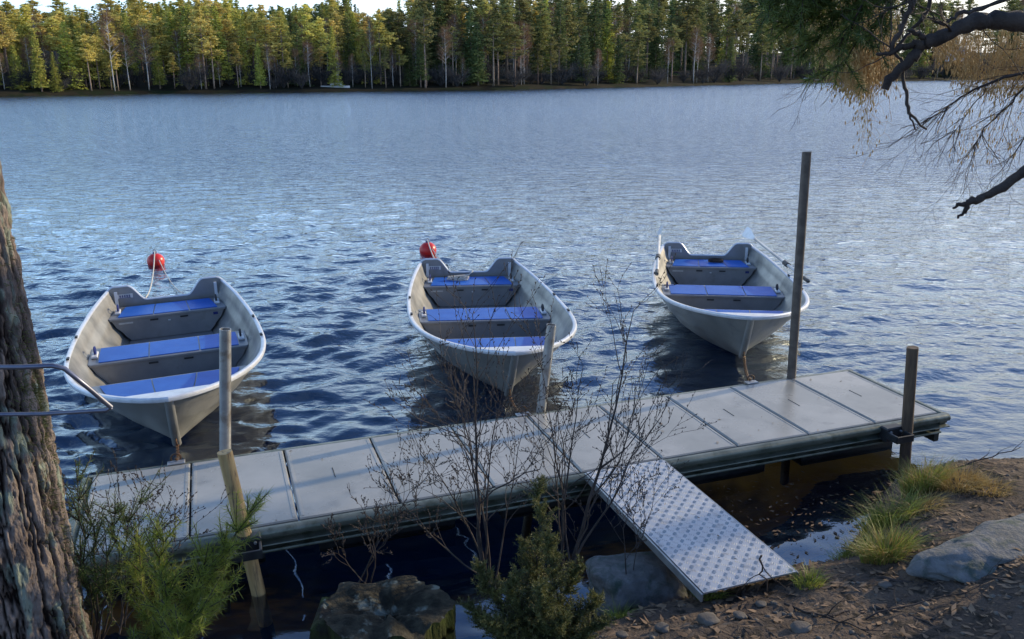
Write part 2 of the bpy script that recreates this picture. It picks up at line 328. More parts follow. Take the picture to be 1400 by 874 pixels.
# ------------------------------------------------------------------ water
def water_mat():
    m = bpy.data.materials.new('lake_water'); m.use_nodes = True; nt = m.node_tree; N = nt.nodes; L = nt.links
    N.remove(N['Principled BSDF'])
    tc = N.new('ShaderNodeNewGeometry')
    sp = N.new('ShaderNodeSeparateXYZ'); L.new(tc.outputs['Position'], sp.inputs[0])
    mp = N.new('ShaderNodeMapping'); mp.inputs['Scale'].default_value = (.8, 1.25, 1); mp.inputs['Rotation'].default_value = (0, 0, R(-14)); L.new(tc.outputs['Position'], mp.inputs[0])
    n1 = N.new('ShaderNodeTexNoise'); n1.inputs['Scale'].default_value = 3.0; n1.inputs['Detail'].default_value = 4; n1.inputs['Roughness'].default_value = .62; n1.inputs['Distortion'].default_value = .3
    n2 = N.new('ShaderNodeTexNoise'); n2.inputs['Scale'].default_value = 8.0; n2.inputs['Detail'].default_value = 4; n2.inputs['Roughness'].default_value = .5
    L.new(mp.outputs[0], n1.inputs['Vector']); L.new(mp.outputs[0], n2.inputs['Vector'])
    # big bump only far out (the near surface is real wave geometry)
    far = N.new('ShaderNodeMapRange'); far.inputs['From Min'].default_value = 7; far.inputs['From Max'].default_value = 26
    far.inputs['To Min'].default_value = 0; far.inputs['To Max'].default_value = 1
    L.new(sp.outputs['Y'], far.inputs['Value'])
    near = N.new('ShaderNodeMapRange'); near.inputs['From Min'].default_value = 4.5; near.inputs['From Max'].default_value = 8
    near.inputs['To Min'].default_value = .04; near.inputs['To Max'].default_value = .9
    L.new(sp.outputs['Y'], near.inputs['Value'])
    b1 = N.new('ShaderNodeBump'); b1.inputs['Distance'].default_value = .12; L.new(n1.outputs['Fac'], b1.inputs['Height']); L.new(far.outputs['Result'], b1.inputs['Strength'])
    b2 = N.new('ShaderNodeBump'); b2.inputs['Distance'].default_value = .03; L.new(n2.outputs['Fac'], b2.inputs['Height']); L.new(near.outputs['Result'], b2.inputs['Strength'])
    L.new(b1.outputs['Normal'], b2.inputs['Normal'])
    tl = N.new('ShaderNodeMapRange'); tl.inputs['From Min'].default_value = 10; tl.inputs['From Max'].default_value = 60; tl.inputs['To Min'].default_value = 0; tl.inputs['To Max'].default_value = -.10
    L.new(sp.outputs['Y'], tl.inputs['Value']); cb = N.new('ShaderNodeCombineXYZ'); L.new(tl.outputs['Result'], cb.inputs['Y'])
    va = N.new('ShaderNodeVectorMath'); L.new(b2.outputs['Normal'], va.inputs[0]); L.new(cb.outputs[0], va.inputs[1])
    vn = N.new('ShaderNodeVectorMath'); vn.operation = 'NORMALIZE'; L.new(va.outputs[0], vn.inputs[0])
    gl = N.new('ShaderNodeBsdfGlossy'); gl.inputs['Roughness'].default_value = .03; gl.inputs['Color'].default_value = (.84, .93, 1, 1)
    tr = N.new('ShaderNodeBsdfTransparent'); tr.inputs['Color'].default_value = (.90, .84, .70, 1)
    fr = N.new('ShaderNodeFresnel'); fr.inputs['IOR'].default_value = 1.5
    for x in (gl, fr): L.new(vn.outputs[0], x.inputs['Normal'])
    df = N.new('ShaderNodeBsdfDiffuse'); df.inputs['Color'].default_value = (.008, .035, .12, 1)
    dm = N.new('ShaderNodeMixShader'); dm.inputs[0].default_value = .08; L.new(tr.outputs[0], dm.inputs[1]); L.new(df.outputs[0], dm.inputs[2])
    pw = N.new('ShaderNodeMath'); pw.operation = 'POWER'; L.new(fr.outputs[0], pw.inputs[0])
    pr = N.new('ShaderNodeMapRange'); pr.inputs['From Min'].default_value = 5.5; pr.inputs['From Max'].default_value = 24; pr.inputs['To Min'].default_value = .74; pr.inputs['To Max'].default_value = .30
    L.new(sp.outputs['Y'], pr.inputs['Value']); L.new(pr.outputs[0], pw.inputs[1])
    ms = N.new('ShaderNodeMixShader'); L.new(pw.outputs[0], ms.inputs[0]); L.new(dm.outputs[0], ms.inputs[1]); L.new(gl.outputs[0], ms.inputs[2])
    L.new(ms.outputs[0], N['Material Output'].inputs['Surface'])
    return m
M['water'] = water_mat()
def build_water():
    ys = np.geomspace(2.4, 6.2, 2)
    ys = 2.5 * np.exp(np.linspace(0, math.log(620 / 2.5), 1000)); us = np.linspace(-1.25, 1.25, 820)
    Y, Uu = np.meshgrid(ys, us, indexing='ij'); X = Uu * (Y + 3.0)
    Z = np.zeros_like(X)
    dy = np.gradient(ys)[:, None] * np.ones_like(X); dx = (us[1] - us[0]) * (Y + 3)
    rng = np.random.default_rng(11)
    n = 110
    lam = np.exp(rng.uniform(math.log(.12), math.log(.8), n)); lam[:5] = rng.uniform(1.0, 2.0, 5)
    # ripples run towards the bank, crests nearly parallel to the picture and slightly tilted
    th = R(98) + rng.normal(0, R(36), n)
    gust = .85 + .2 * np.sin(X * .21 + Y * .13 + 1) * np.sin(Y * .17 - X * .09) + .18 * np.sin(X * .9 + 2) * np.sin(Y * .7)
    Xw = X + .25 * np.sin(Y * .6 + X * .2) + .08 * np.sin(Y * 2.1); Yw = Y + .22 * np.sin(X * .7 + .4 * Y) + .07 * np.sin(X * 2.3 + 1)
    for i in range(n):
        k = 2 * PI / lam[i]; sl = .032 * (1.25 if lam[i] < .5 else .7)
        kx, ky = k * math.cos(th[i]), k * math.sin(th[i])
        samp = np.maximum(np.abs(kx) * dx, np.abs(ky) * dy) / (2 * PI)      # cycles per sample
        fade = np.clip((.3 - samp) / .15, 0, 1)
        ph = kx * Xw + ky * Yw + rng.uniform(0, 2 * PI)
        Z += fade * sl / k * np.sin(ph)
    # calm strip behind the dock and in the shallows
    v = (X - D0.x) * W.x + (Y - D0.y) * W.y; u = (X - D0.x) * U.x + (Y - D0.y) * U.y
    lee = 1 / (1 + np.exp((v - .3) / .22))                   # 1 on the lake side
    right = np.clip((u - 5.0) / 2.0, 0, 1)
    amp = .10 + .90 * lee * (1 - .45 * np.exp(-((Y - 6.5) / 2.4) ** 2) * np.clip((X + 1.5) / 3, 0, 1))
    amp = np.where(right > 0, amp * (1 - right * .3), amp)
    Z *= gust * amp * (1 - .88 * np.clip((Y - 10) / 12, 0, 1))
    fl = np.stack([X.ravel(), Y.ravel(), Z.ravel()], 1); idx = np.arange(len(fl), dtype=np.int32).reshape(Y.shape)
    Fq = np.stack([idx[:-1, :-1].ravel(), idx[:-1, 1:].ravel(), idx[1:, 1:].ravel(), idx[1:, :-1].ravel()], 1)
    tag(npmesh('lake_water', fl, Fq, M['water'], smooth=True), kind='structure')
build_water()

# ------------------------------------------------------------------ floating dock
def build_dock():
    root = empty('floating_dock', D0 + Vector((0, 0, 0)), DA, label='long floating dock of pale grey deck panels between the boats and the bank', cat='dock')
    # local: x along, y = -W  (towards the lake is +y; far edge y=0)
    n = 10; pw = DL / n
    for i in range(n):
        mb = MB(); mb.box((0, 0, 0), (pw - .009, DW - .008, .03), bev=.007)
        o = mb.build('deck_panel', M['deck'], root); fr_ = MB()
        for xx in (-1, 1): fr_.box((xx * (pw / 2 - .022), 0, .0155), (.016, DW - .05, .003), bev=.001)
        fr_.build('panel_ridge', M['deck'], o); o.location = ((i + .5) * pw, -DW / 2, DZ - .015)
        mb = MB()
        for k in range(7): mb.box((0, (k - 3) * .019, 0), (.005, .012, .003))
        s = mb.build('drain_slot', M['dockdark'], o); s.location = (-.02, .03, .0160)
    # rounded rim along near and far edges and ends
    def rail(name, y0, sgn, x0, x1, prof, m):
        mb = MB(); rows = []
        for x in np.linspace(x0, x1, 12):
            rows.append([Vector((x, y0 + sgn * a, DZ + b)) for a, b in prof])
        mb.grid(rows)
        mb.add(rows[0], [tuple(range(len(prof)))]); mb.add(rows[-1], [tuple(range(len(prof)))])
        return autosmooth(mb.build(name, m, root), 40)
    prof = [(.008, -.03), (.008, -.008), (.03, -.006), (.045, -.012), (.054, -.024), (.056, -.036), (.052, -.050), (.040, -.058), (.005, -.060), (.005, -.084), (.060, -.086), (.062, -.090), (.060, -.094), (.004, -.094)]
    rail('edge_beam', -DW, -1, -.03, DL + .06, prof, M['decktrim'])
    rail('edge_beam', 0, 1, -.03, DL + .06, prof, M['decktrim'])
    low = [(-.04, -.135), (.022, -.138), (.026, -.146), (.022, -.154), (-.04, -.157)]
    for sg, yy in ((-1, -DW), (1, 0)): rail('recess_plate', yy, sg, -.01, DL + .03, [(-.05, -.09), (-.045, -.092), (-.045, -.17), (-.05, -.172)], M['dockdark'])
    rail('lower_beam', -DW, -1, 0, DL + .03, low, M['decktrim'])
    for x in (-.035, DL + .035):
        mb = MB()
        mb.box((x, -DW / 2, DZ - .05), (.06, DW + .05, .09), bev=.018)
        mb.build('end_beam', M['decktrim'], root)
        mb = MB(); mb.box((x * .995, -DW / 2, DZ - .17), (.04, DW + .02, .10), bev=.006); mb.build('end_plate', M['dockdark'], root)
    for i in range(5):
        mb = MB(); mb.box((.5 + i * 1.1, -DW / 2 + .05, .07), (.8, DW - .42, .24), bev=.03); mb.build('float', M['black'], root)
    # pile brackets on the near side
    for u, y in ((.81, -DW - .13), (4.93, -DW - .13)):
        mb = MB()
        mb.box((u, y + .055, DZ - .055), (.14, .07, .10), bev=.008)
        for k in (-1, 1): mb.box((u + k * .062, y - .02, DZ - .05), (.014, .10, .05), bev=.003)
        mb.box((u, y - .067, DZ - .05), (.138, .012, .05), bev=.003)
        b = mb.build('pile_bracket', M['black'], root)
        for k in (-1, 1): mb = MB(); mb.tube([(u + k * .04, y + .024, DZ - .03), (u + k * .04, y + .008, DZ - .03)], .008, 6); mb.build('bolt', M['steel'], b)
    UC = [(at_z(px, py, DZ) - D0).dot(U) for px, py in ((241, 634), (714, 566), (1028, 524))]
    for u in UC:   # mooring plates on the far edge
        mb = MB(); mb.box((u, .02, DZ + .004), (.10, .05, .010), bev=.003); b = mb.build('mooring_plate', M['steel'], root)
        mb = MB(); mb.tube([(u + .028 * math.cos(a), .03, DZ + .03 + .028 * math.sin(a)) for a in np.linspace(-.4, PI + .4, 10)], .006, 6); mb.build('mooring_ring', M['chain'], b)
build_dock()

def build_gangway():
    a = dk(2.695, DW + .045, DZ + .012); e0 = at_z(955, 812, .36); e1 = at_z(1095, 785, .36)
    L_ = 1.26; wd = .50
    root = empty('gangway', a, DA, label='narrow tread-plate gangway leading from the dock to the bank', cat='gangway')
    mb = MB(); mb.box((.27, -L_ / 2, 0), (wd, L_, .008)); 
    mb.build('tread_plate', M['chequer'], root)
    mb = MB(); cs = .036; nx = int(wd / cs) ; ny = int(L_ / cs)
    for i in range(nx):
        for j in range(ny):
            cx = .27 - wd / 2 + (i + .5) * wd / nx; cy = -(j + .5) * L_ / ny
            ca, sa = (math.cos(PI / 4), math.sin(PI / 4)) if (i + j) % 2 else (math.cos(-PI / 4), math.sin(-PI / 4))
            for k in (-1, 0, 1):
                ox = cx - sa * k * .0105; oy = cy + ca * k * .0105; hl = .0125 if k == 0 else .010; hw = .0022
                def q_(u_, v_, z_): return (ox + ca * u_ - sa * v_, oy + sa * u_ + ca * v_, z_)
                mb.add([q_(-hl, 0, .0035), q_(0, -hw, .0035), q_(hl, 0, .0035), q_(0, hw, .0035), q_(-hl * .6, 0, .0062), q_(0, -hw * .4, .0062), q_(hl * .6, 0, .0062), q_(0, hw * .4, .0062)],
                       [(4, 5, 6, 7), (0, 1, 5, 4), (1, 2, 6, 5), (2, 3, 7, 6), (3, 0, 4, 7)])
    mb.build('raised_tread', M['tread'], root)
    for x in (.27 - wd / 2 - .008, .27 + wd / 2 + .008):
        mb = MB(); mb.box((x, -L_ / 2, -.021), (.010, L_ + .004, .044), bev=.003); mb.build('side_rail', M['steel'], root)
    for k in range(4):
        mb = MB(); mb.box((.27, -.12 - k * .32, -.028), (wd - .004, .04, .04)); mb.build('cross_beam', M['dockdark'], root)
build_gangway()

# ------------------------------------------------------------------ posts
def pole(name, base, top, r, m, label, cat='pole', group=None, hollow=False, capm=None):
    root = empty(name, base, label=label, cat=cat, group=group)
    d = Vector(top) - Vector(base); n = 14
    mb = MB(); mb.tube([d * (k / n) for k in range(n + 1)], [r * (1 + .015 * math.sin(k * 1.7)) for k in range(n + 1)], 20, cap=not hollow)
    if hollow:
        t = d.normalized(); mb.tube([d, d - t * .3], r * .86, 20, cap=False)
        q = t.orthogonal().normalized(); q2 = t.cross(q)
        a = [d + (q * math.cos(2 * PI * k / 20) + q2 * math.sin(2 * PI * k / 20)) * r for k in range(20)]
        b = [d + (q * math.cos(2 * PI * k / 20) + q2 * math.sin(2 * PI * k / 20)) * r * .86 for k in range(20)]
        mb.add(a + b, [(k, (k + 1) % 20, 20 + (k + 1) % 20, 20 + k) for k in range(20)])
    o = mb.build('shaft', m, root); autosmooth(o, 50)
    mb = MB(); t = d.normalized()
    mb.tube([t * (.86 + 0), t * (.875)], [r * 1.02, r * 1.02], 20); 
    return root
def pole_px(name, bpx, tpx, v, r, m, label, **k):
    """v: distance from far edge of the dock towards the bank"""
    b = at_z(bpx[0], bpx[1], DZ)
    d = ray(*tpx); # top in the vertical plane through b facing the camera
    t = (b.y) / d.y; top = Vector((d.x * t, b.y, H + d.z * t))
    ax = (top - b).normalized(); base = b - ax * 1.1
    return pole(name, base, top, r, m, label, **k)
pole_px('mooring_pole', (308, 632), (308, 450), 0, .033, M['steel'], 'short galvanised tube standing behind the dock in front of the leftmost boat', hollow=True)
pole_px('mooring_pole', (740, 559), (754, 444), 0, .033, M['steel'], 'leaning galvanised tube beside the bow of the middle boat', hollow=True)
pole_px('mooring_pole', (1082, 516), (1103, 208), 0, .033, M['polebrown'], 'tallest dark grey metal pole, beside the rightmost boat', hollow=True)
for bpx, tpx, lab, m in (((336, 738), (307, 618), 'leaning yellowish wooden post on the near side of the dock', M['wood']), ((1240, 590), (1248, 475), 'upright brown wooden post at the right end of the dock', M['woodgrey'])):
    b = at_z(bpx[0], bpx[1], DZ - .04); d = ray(*tpx); t = b.y / d.y; top = Vector((d.x * t, b.y, H + d.z * t))
    root = empty('wooden_post', b, label=lab, cat='post')
    ax = (top - b); L_ = ax.length; ax.normalize(); q = ax.orthogonal().normalized(); q2 = ax.cross(q)
    mb = MB(); rows = []
    rr = .036
    for k in range(30):
        s = -0.95 + (L_ + .95) * k / 29
        rows.append([ax * s + (q * math.cos(a) + q2 * math.sin(a)) * rr * (1 + .05 * math.sin(3 * a + k * .05) + .03 * noise.noise((a * 3, s * 3, 1))) for a in np.linspace(0, 2 * PI, 21)])
    mb.grid(rows[9:]); mb.add(rows[-1][:-1], [tuple(range(20))])
    o = mb.build('shaft', m, root); autosmooth(o, 60)
    mb = MB(); mb.grid(rows[:10]); autosmooth(mb.build('reflection_dark_end', M['dockdark'], root), 60)  # lower end coloured near black to stand for the dark reflection there

# ------------------------------------------------------------------ boats
BL = 3.80; BLK = 3.42
def hg(t): return .43 + .17 * max(0, (t - .35) / .65) ** 1.8 + .03 * max(0, (.25 - t) / .25)
def hk(t): return -.07 + .19 * max(0, (t - .62) / .38) ** 2.2
def Bm(t):
    if t < .5: return .745 - (.745 - .56) * ((.5 - t) / .5) ** 2.0
    return .745 * max(0, 1 - ((t - .5) / .5) ** 2.6) ** (1 / 1.55)
def hullp(t, h, off=0.0):
    """point on half hull; off = inset"""
    s = t * (BLK + (BL - BLK) * h ** .85)
    e = .26 + .62 * max(0, (t - .55) / .45) ** 1.6
    wd = Bm(t) * (h ** e) * (.90 + .10 * h) / 1.0
    lap = .006 * math.sin(h * 26) * min(1, (1 - t) * 6) if .2 < h < .95 else 0
    z = hk(t) + (hg(t) - hk(t)) * h
    return s, max(0, wd + lap - off), z + off * .4 * (1 - h)
def inner_w(s, z):
    t = min(.999, s / BL); h = .8
    for _ in range(25):
        h = min(1, max(.001, (z - hk(t)) / (hg(t) - hk(t)))); t = min(.999, s / (BLK + (BL - BLK) * h ** .85))
    return hullp(t, h, .02)[1]

def build_boat(loc, rz, label, dark=False):
    root = empty('rowing_boat', loc, rz, label=label, cat='rowing boat', group='aluminium rowing boats moored at the dock')
    nt_, nh = 56, 18
    ts = [1 - (1 - i / nt_) ** 1.35 for i in range(nt_ + 1)]; hs = [(k / nh) ** 1.5 for k in range(nh + 1)]
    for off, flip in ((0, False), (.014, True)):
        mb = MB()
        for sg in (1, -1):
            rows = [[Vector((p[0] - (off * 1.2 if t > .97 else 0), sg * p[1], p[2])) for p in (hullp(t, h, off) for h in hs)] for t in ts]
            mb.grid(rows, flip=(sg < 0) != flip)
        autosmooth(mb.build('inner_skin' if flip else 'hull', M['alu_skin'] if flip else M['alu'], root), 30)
    # gunwale
    for sg in (1, -1):
        mb = MB(); rows = []
        P = [Vector((t * BL, sg * Bm(t), hg(t))) for t in ts]
        for i, p in enumerate(P):
            tg = (P[min(i + 1, len(P) - 1)] - P[max(i - 1, 0)]).normalized(); out = Vector((tg.y, -tg.x, 0)) * (-sg if True else 1)
            out.normalize()
            if i == len(P) - 1: out = Vector((1, 0, 0))
            prof = [(-.018, -.010), (-.018, .006), (-.010, .011), (.008, .011), (.016, .005), (.019, -.006), (.016, -.020), (.008, -.026), (.002, -.026)]
            rows.append([p + out * a + Vector((0, 0, b)) for a, b in prof])
        mb.grid(rows, flip=sg > 0); g = autosmooth(mb.build('gunwale', M['rim'], root), 35)
        for s in (1.55, 2.25):
            t = s / BL; mb = MB(); y = sg * Bm(t)
            mb.box((s, y - sg * .01, hg(t) + .022), (.05, .022, .014), bev=.003)
            mb.tube([(s, y - sg * .012, hg(t) + .03), (s, y - sg * .012, hg(t) - .06)], .006, 6)
            mb.build('oar_socket', M['black'], g)
    # breast plate in the bow
    mb = MB(); rows = []
    for t in np.linspace(.955, 1, 8): rows.append([Vector((t * BL - .004, Bm(t) * k * .97, hg(t) + .010)) for k in np.linspace(-1, 1, 7)])
    mb.grid(rows); mb.build('bow_plate', M['rim'], root)
    # stem bar and ring
    mb = MB(); P = [Vector((hullp(1, h)[0] + .008, 0, hullp(1, h)[2])) for h in np.linspace(0, .98, 12)]
    mb.tube(P, .020, 10, sx=1.5); st = mb.build('stem_bar', M['alu'], root); autosmooth(st, 50)
    mb = MB(); c = Vector((hullp(1, .12)[0] + .045, 0, hullp(1, .12)[2])); mb.tube([c + Vector((.03 * math.cos(a), 0, .03 * math.sin(a))) for a in np.linspace(0, 2 * PI, 14)], .006, 6); mb.build('bow_ring', M['chain'], st)
    # transom with raised shoulders
    mb = MB(); ys = np.linspace(-1, 1, 41); b0 = Bm(0)
    def topz(y):
        a = abs(y); k = min(1, max(0, (a - .36) / .30)); k = k * k * (3 - 2 * k)
        return .335 + (hg(0) + .035 - .335) * k - (.035 if a > .93 else 0) * (a - .93) / .07
    def botz(y):
        a = min(1, abs(y)); lo, hi = 0, 1
        for _ in range(20):
            m_ = (lo + hi) / 2
            if hullp(0, m_)[1] / b0 < a: lo = m_
            else: hi = m_
        return hk(0) + (hg(0) - hk(0)) * hi
    for x in (-.014, .014):
        mb.grid([[Vector((x, y * (b0 - .002), min(botz(y), topz(y) - .002) + 0)) for y in ys], [Vector((x, y * (b0 - .002), topz(y))) for y in ys]], flip=x > 0)
    mb.grid([[Vector((-.014, y * (b0 - .002), topz(y))) for y in ys], [Vector((.014, y * (b0 - .002), topz(y))) for y in ys]])
    tr = mb.build('transom', M['alu_in'], root)
    mb = MB(); mb.tube([Vector((0, y * b0, topz(y) + .004)) for y in ys], .012, 8); mb.build('transom_trim', M['rim'], tr)
    mb = MB(); mb.box((.018, b0 * .72 * -1, .40), (.004, .15, .045), bev=.001); mb.build('maker_plate', M['oar'], tr)
    mb = MB()
    for k in range(5): mb.box((.0215, b0 * -.72 + (k - 2) * .022, .402), (.002, .012, .022)); 
    mb.box((.0215, b0 * -.72, .384), (.002, .11, .006)); mb.build('plate_marks', M['navy'], tr)
    for sg in (1, -1):
        mb = MB(); mb.box((.03, sg * (b0 - .075), .36), (.02, .03, .19), bev=.004); mb.build('transom_brace', M['rim'], tr)
    # floor
    mb = MB(); rows = []
    for s in np.linspace(.03, 3.0, 24):
        wd = inner_w(s, .055) * .97; rows.append([Vector((s, wd * k, .055)) for k in (-1, -.5, 0, .5, 1)])
    mb.grid(rows); mb.build('floor', M['alu_in'], root)
    # benches
    zt = .295
    for bi, (s0, s1) in enumerate(((.06, .50), (1.44, 1.90), (2.46, 3.30))):
        mb = MB(); ss = np.linspace(s0, s1, 8)
        mb.grid([[Vector((s, inner_w(s, zt) * k, zt)) for k in (-1, 0, 1)] for s in ss])
        for s, fl in ((s1, False), (s0, True)):
            if s == s0 and bi == 0: continue
            zs = np.linspace(.06, zt, 6); 
            mb.grid([[Vector((s, (inner_w(s, z) - (.01 + .10 * (zt - z) if bi == 0 else .004)) * k, z)) for k in (-1, -.5, 0, .5, 1)] for z in zs], flip=fl)
        # small folded lip along the front
        mb.box((s1 + .006, 0, zt - .012), (.012, inner_w(s1, zt) * 2 - .02, .022), bev=.003)
        be = autosmooth(mb.build('bench', M['alu_in'], root), 25)
        # blue pads in three pieces
        e = [-1, -.30, .42, 1] if bi < 2 else [-1, -.28, .36, 1]
        m_ = .075 if bi < 2 else .05
        for k in range(3):
            mb = MB(); rows = []
            for s in np.linspace(s0 + .03, s1 - .025, 8):
                wd = inner_w(s, zt) - m_
                if bi == 0: wd = min(wd, .47)
                a = e[k] * wd + .005; b = e[k + 1] * wd - .005
                rows.append([Vector((s, a + (b - a) * q, zt + .007)) for q in np.linspace(0, 1, 3)])
            mb.grid(rows)
            top = rows
            mb.grid([[p - Vector((0, 0, .006)) for p in rows[-1]], rows[-1]]); mb.build('seat_pad', M['blue'], be)
        if bi < 2:
            for sg in (1, -1):     # white end blocks with round grips
                s = (s0 + s1) / 2; wd = inner_w(s, zt)
                mb = MB(); mb.box((s, sg * (wd - .045), zt + .012), (.16, .05, .022), bev=.006); c = mb.build('end_block', M['white'], be)
                mb = MB(); mb.tube([(s + .035 * math.cos(a), sg * (wd - .05), zt + .052 + .030 * math.sin(a)) for a in np.linspace(0, 2 * PI, 16)], .009, 8); mb.build('grip_ring', M['navy'] if sg < 0 else M['black'], c)
            x = s1 + .0135
            for yy in (-.14, .14): mb = MB(); mb.box((x, yy, zt - .045), (.003, .075, .016), bev=.001); mb.build('hand_slot', M['black'], be)
            if bi == 0:
                mb = MB(); mb.box((x - .012, -.40, zt - .055), (.004, .13, .016), bev=.001); mb.build('label_strip', M['oar'], be)
                mb = MB(); mb.box((x - .012, .44, zt - .055), (.004, .045, .028), bev=.001); mb.build('sticker', M['navy'], be)
                mb = MB(); mb.box((x - .010, .0, zt - .07), (.012, .022, .012), bev=.002); mb.build('latch', M['oar'], be)
    return root
def boat_pose(bow, st):
    B = at_z(*bow, hg(1)); a = at_z(*st[0], .46); b = at_z(*st[1], .46); c = (a + b) / 2
    ang = math.atan2(B.y - c.y, B.x - c.x)
    d = Vector((math.cos(ang), math.sin(ang), 0)); o = B - d * BL
    return (o.x, o.y, 0), ang
BOATS = []
for bow, st, lab in (((233, 544), [(148, 395), (305, 383)], 'leftmost aluminium rowing boat with blue benches, nearest the pine trunk'),
                     ((703, 482), [(572, 358), (705, 355)], 'middle aluminium rowing boat with a white rope on its stern bench'),
                     ((1028, 434), [(905, 337), (1030, 335)], 'rightmost aluminium rowing boat with two oars along its sides')):
    p, a = boat_pose(bow, st); BOATS.append((p, a, build_boat(p, a, lab)))
    BOATS[-1][2].rotation_euler[0] = R((1.2, -.8, .5)[len(BOATS) - 1])
def bpt(i, s, y, z):
    p, a, _ = BOATS[i]; c, n = math.cos(a), math.sin(a)
    return Vector((p[0] + s * c - y * n, p[1] + s * n + y * c, z))

# chains from bow ring to the dock
def chain(a, b, sag, label, n=None):
    a, b = Vector(a), Vector(b); Ln = (a - b).length + sag; n = n or int(Ln / .032)
    root = empty('mooring_chain', a, label=label, cat='chain', group='bow mooring chains')
    mb = MB()
    for i in range(n):
        def pp(t): return a.lerp(b, t) - Vector((0, 0, sag * 4 * t * (1 - t)))
        t = (i + .5) / n; p = pp(t); d = (pp(min(1, t + .01)) - pp(max(0, t - .01))).normalized()
        q = d.orthogonal().normalized()
        if i % 2: q = d.cross(q)
        q = (q + d.cross(q) * random.uniform(-.3, .3)).normalized()
        mb.tube([p - a + d * math.cos(x) * .019 + q * math.sin(x) * .011 for x in np.linspace(0, 2 * PI, 9)], .0042, 5)
    o = mb.build('links', M['chain'], root)
    return root
UC = [(at_z(px, py, DZ) - D0).dot(U) for px, py in ((241, 634), (714, 566), (1028, 524))]
for i, (u, lab) in enumerate(((UC[0], 'rusty chain tying the leftmost boat to the dock'), (UC[1], 'rusty chain tying the middle boat to the dock'), (UC[2], 'rusty chain tying the rightmost boat to the dock'))):
    c = hullp(1, .12); a = bpt(i, c[0] + .06, 0, c[2] - .02); e = dk(u, -.035, DZ + .02)
    chain(a, e, .05, lab)

# oars on the right boat
def oar(p, q, label):
    p, q = Vector(p), Vector(q); d = (p - q).normalized()       # p blade end, q handle
    root = empty('oar', q, label=label, cat='oar', group='oars shipped on the rightmost boat')
    mb = MB(); L_ = (p - q).length
    mb.tube([Vector((0, 0, 0)), d * .12, d * .13, d * (L_ - .45)], [.016, .016, .019, .017], 10); mb.build('shaft', M['oar'], root, smooth=True)
    mb = MB(); sd = d.cross(Vector((0, 0, 1))).normalized(); n_ = sd.cross(d); rows = []
    sd2 = (sd * .5 + n_ * .86).normalized()
    for k in np.linspace(0, 1, 9):
        w_ = .018 + .055 * math.sin(min(1, k * 1.15) * PI / 2) ** 1.5 * (1 if k < .93 else .75)
        rows.append([d * (L_ - .46 + k * .46) + sd2 * w_ * y for y in (-1, -.5, 0, .5, 1)])
    mb.grid(rows); mb.build('blade', M['rim'], root)
    mb = MB(); mb.tube([Vector((0, 0, 0)), d * .14], .021, 10); mb.build('handle', M['black'], root)
    mb = MB(); mb.tube([d * .62, d * .74], .030, 10); mb.build('collar', M['black'], root)
oar(bpt(2, -.42, .50, .60), bpt(2, 1.85, .87, .47), 'oar on the right gunwale of the rightmost boat, its blade sticking up past the stern')
oar(bpt(2, -.40, -.60, .62), bpt(2, 1.75, -.72, .48), 'oar on the left gunwale of the rightmost boat, beside the white stern corner')

# rope coil on middle boat stern bench
mb = MB(); pts = []
for k in range(90):
    a = k * .32; r = .085 + .02 * math.sin(k * .5); pts.append(bpt(1, .24 + .5 * r * math.sin(a), -.14 + r * 1.25 * math.cos(a), .312 + .0004 * k))
pts += [bpt(1, .14, .0, .34), bpt(1, .06, .05, .36), bpt(1, .0, .05, .362), bpt(1, -.06, .06, .30)]
mb.tube(pts, .006, 6); o = mb.build('rope_coil', M['rope']); tag(o, 'white rope coiled on the stern bench of the middle boat', 'rope')
mb = MB(); pts = [bpt(2, .25 + .05 * math.sin(k * .5), .08 + .09 * math.cos(k * .5), .315 + .0006 * k) for k in range(50)]
mb.tube(pts, .008, 6); o = mb.build('rope_coil', M['darktwig']); tag(o, 'dark rope heap on the stern bench of the rightmost boat', 'rope')

# buoys
def buoy(px, py, label, r=.118):
    p = at_z(px, py, .05); root = empty('mooring_buoy', p, label=label, cat='buoy')
    mb = MB(); rows = []
    for i in range(17):
        a = PI * i / 16; rr = r * math.sin(a); z = -r * math.cos(a) * .95
        rows.append([Vector((rr * math.cos(b), rr * math.sin(b), z)) for b in np.linspace(0, 2 * PI, 25)])
    mb.grid(rows); o = mb.build('float', M['red'], root, smooth=True)
    mb = MB(); mb.tube([(0, 0, r * .85), (0, 0, r * 1.12)], [.035, .026], 12); mb.build('neck', M['navy'], root)
    mb = MB(); mb.tube([(.022 * math.cos(a), 0, r * 1.2 + .022 * math.sin(a)) for a in np.linspace(0, 2 * PI, 12)], .006, 6); mb.build('eye', M['steel'], root)
    return p + Vector((0, 0, r * 1.15))
b1 = buoy(213, 357, 'small red mooring buoy behind the leftmost boat')
b2 = buoy(585, 342, 'larger red mooring buoy behind the middle boat', .128)
def rope(a, b, sag, label, r=.008):
    mb = MB(); a = Vector(a); b = Vector(b)
    mb.tube([a.lerp(b, t) - Vector((0, 0, sag * 4 * t * (1 - t))) for t in np.linspace(0, 1, 20)], r, 6)
    tag(mb.build('mooring_rope', M['rope'], smooth=True), label, 'rope')
rope(b1, bpt(0, 0, -.22, .35), .12, 'pale rope from the left buoy to the left side of the leftmost stern')
rope(b1 + Vector((.05, -.02, -.1)), bpt(0, 0, .26, .35), .18, 'thin pale rope from the left buoy to the right side of the leftmost stern', .006)
rope(b2, bpt(1, 0, -.34, .40), .04, 'pale rope from the middle buoy straight down to the middle boat')
rope(b2 + Vector((.05, -.02, -.1)), bpt(1, 0, .12, .35), .16, 'thin pale rope slanting from the middle buoy to the middle stern', .006)

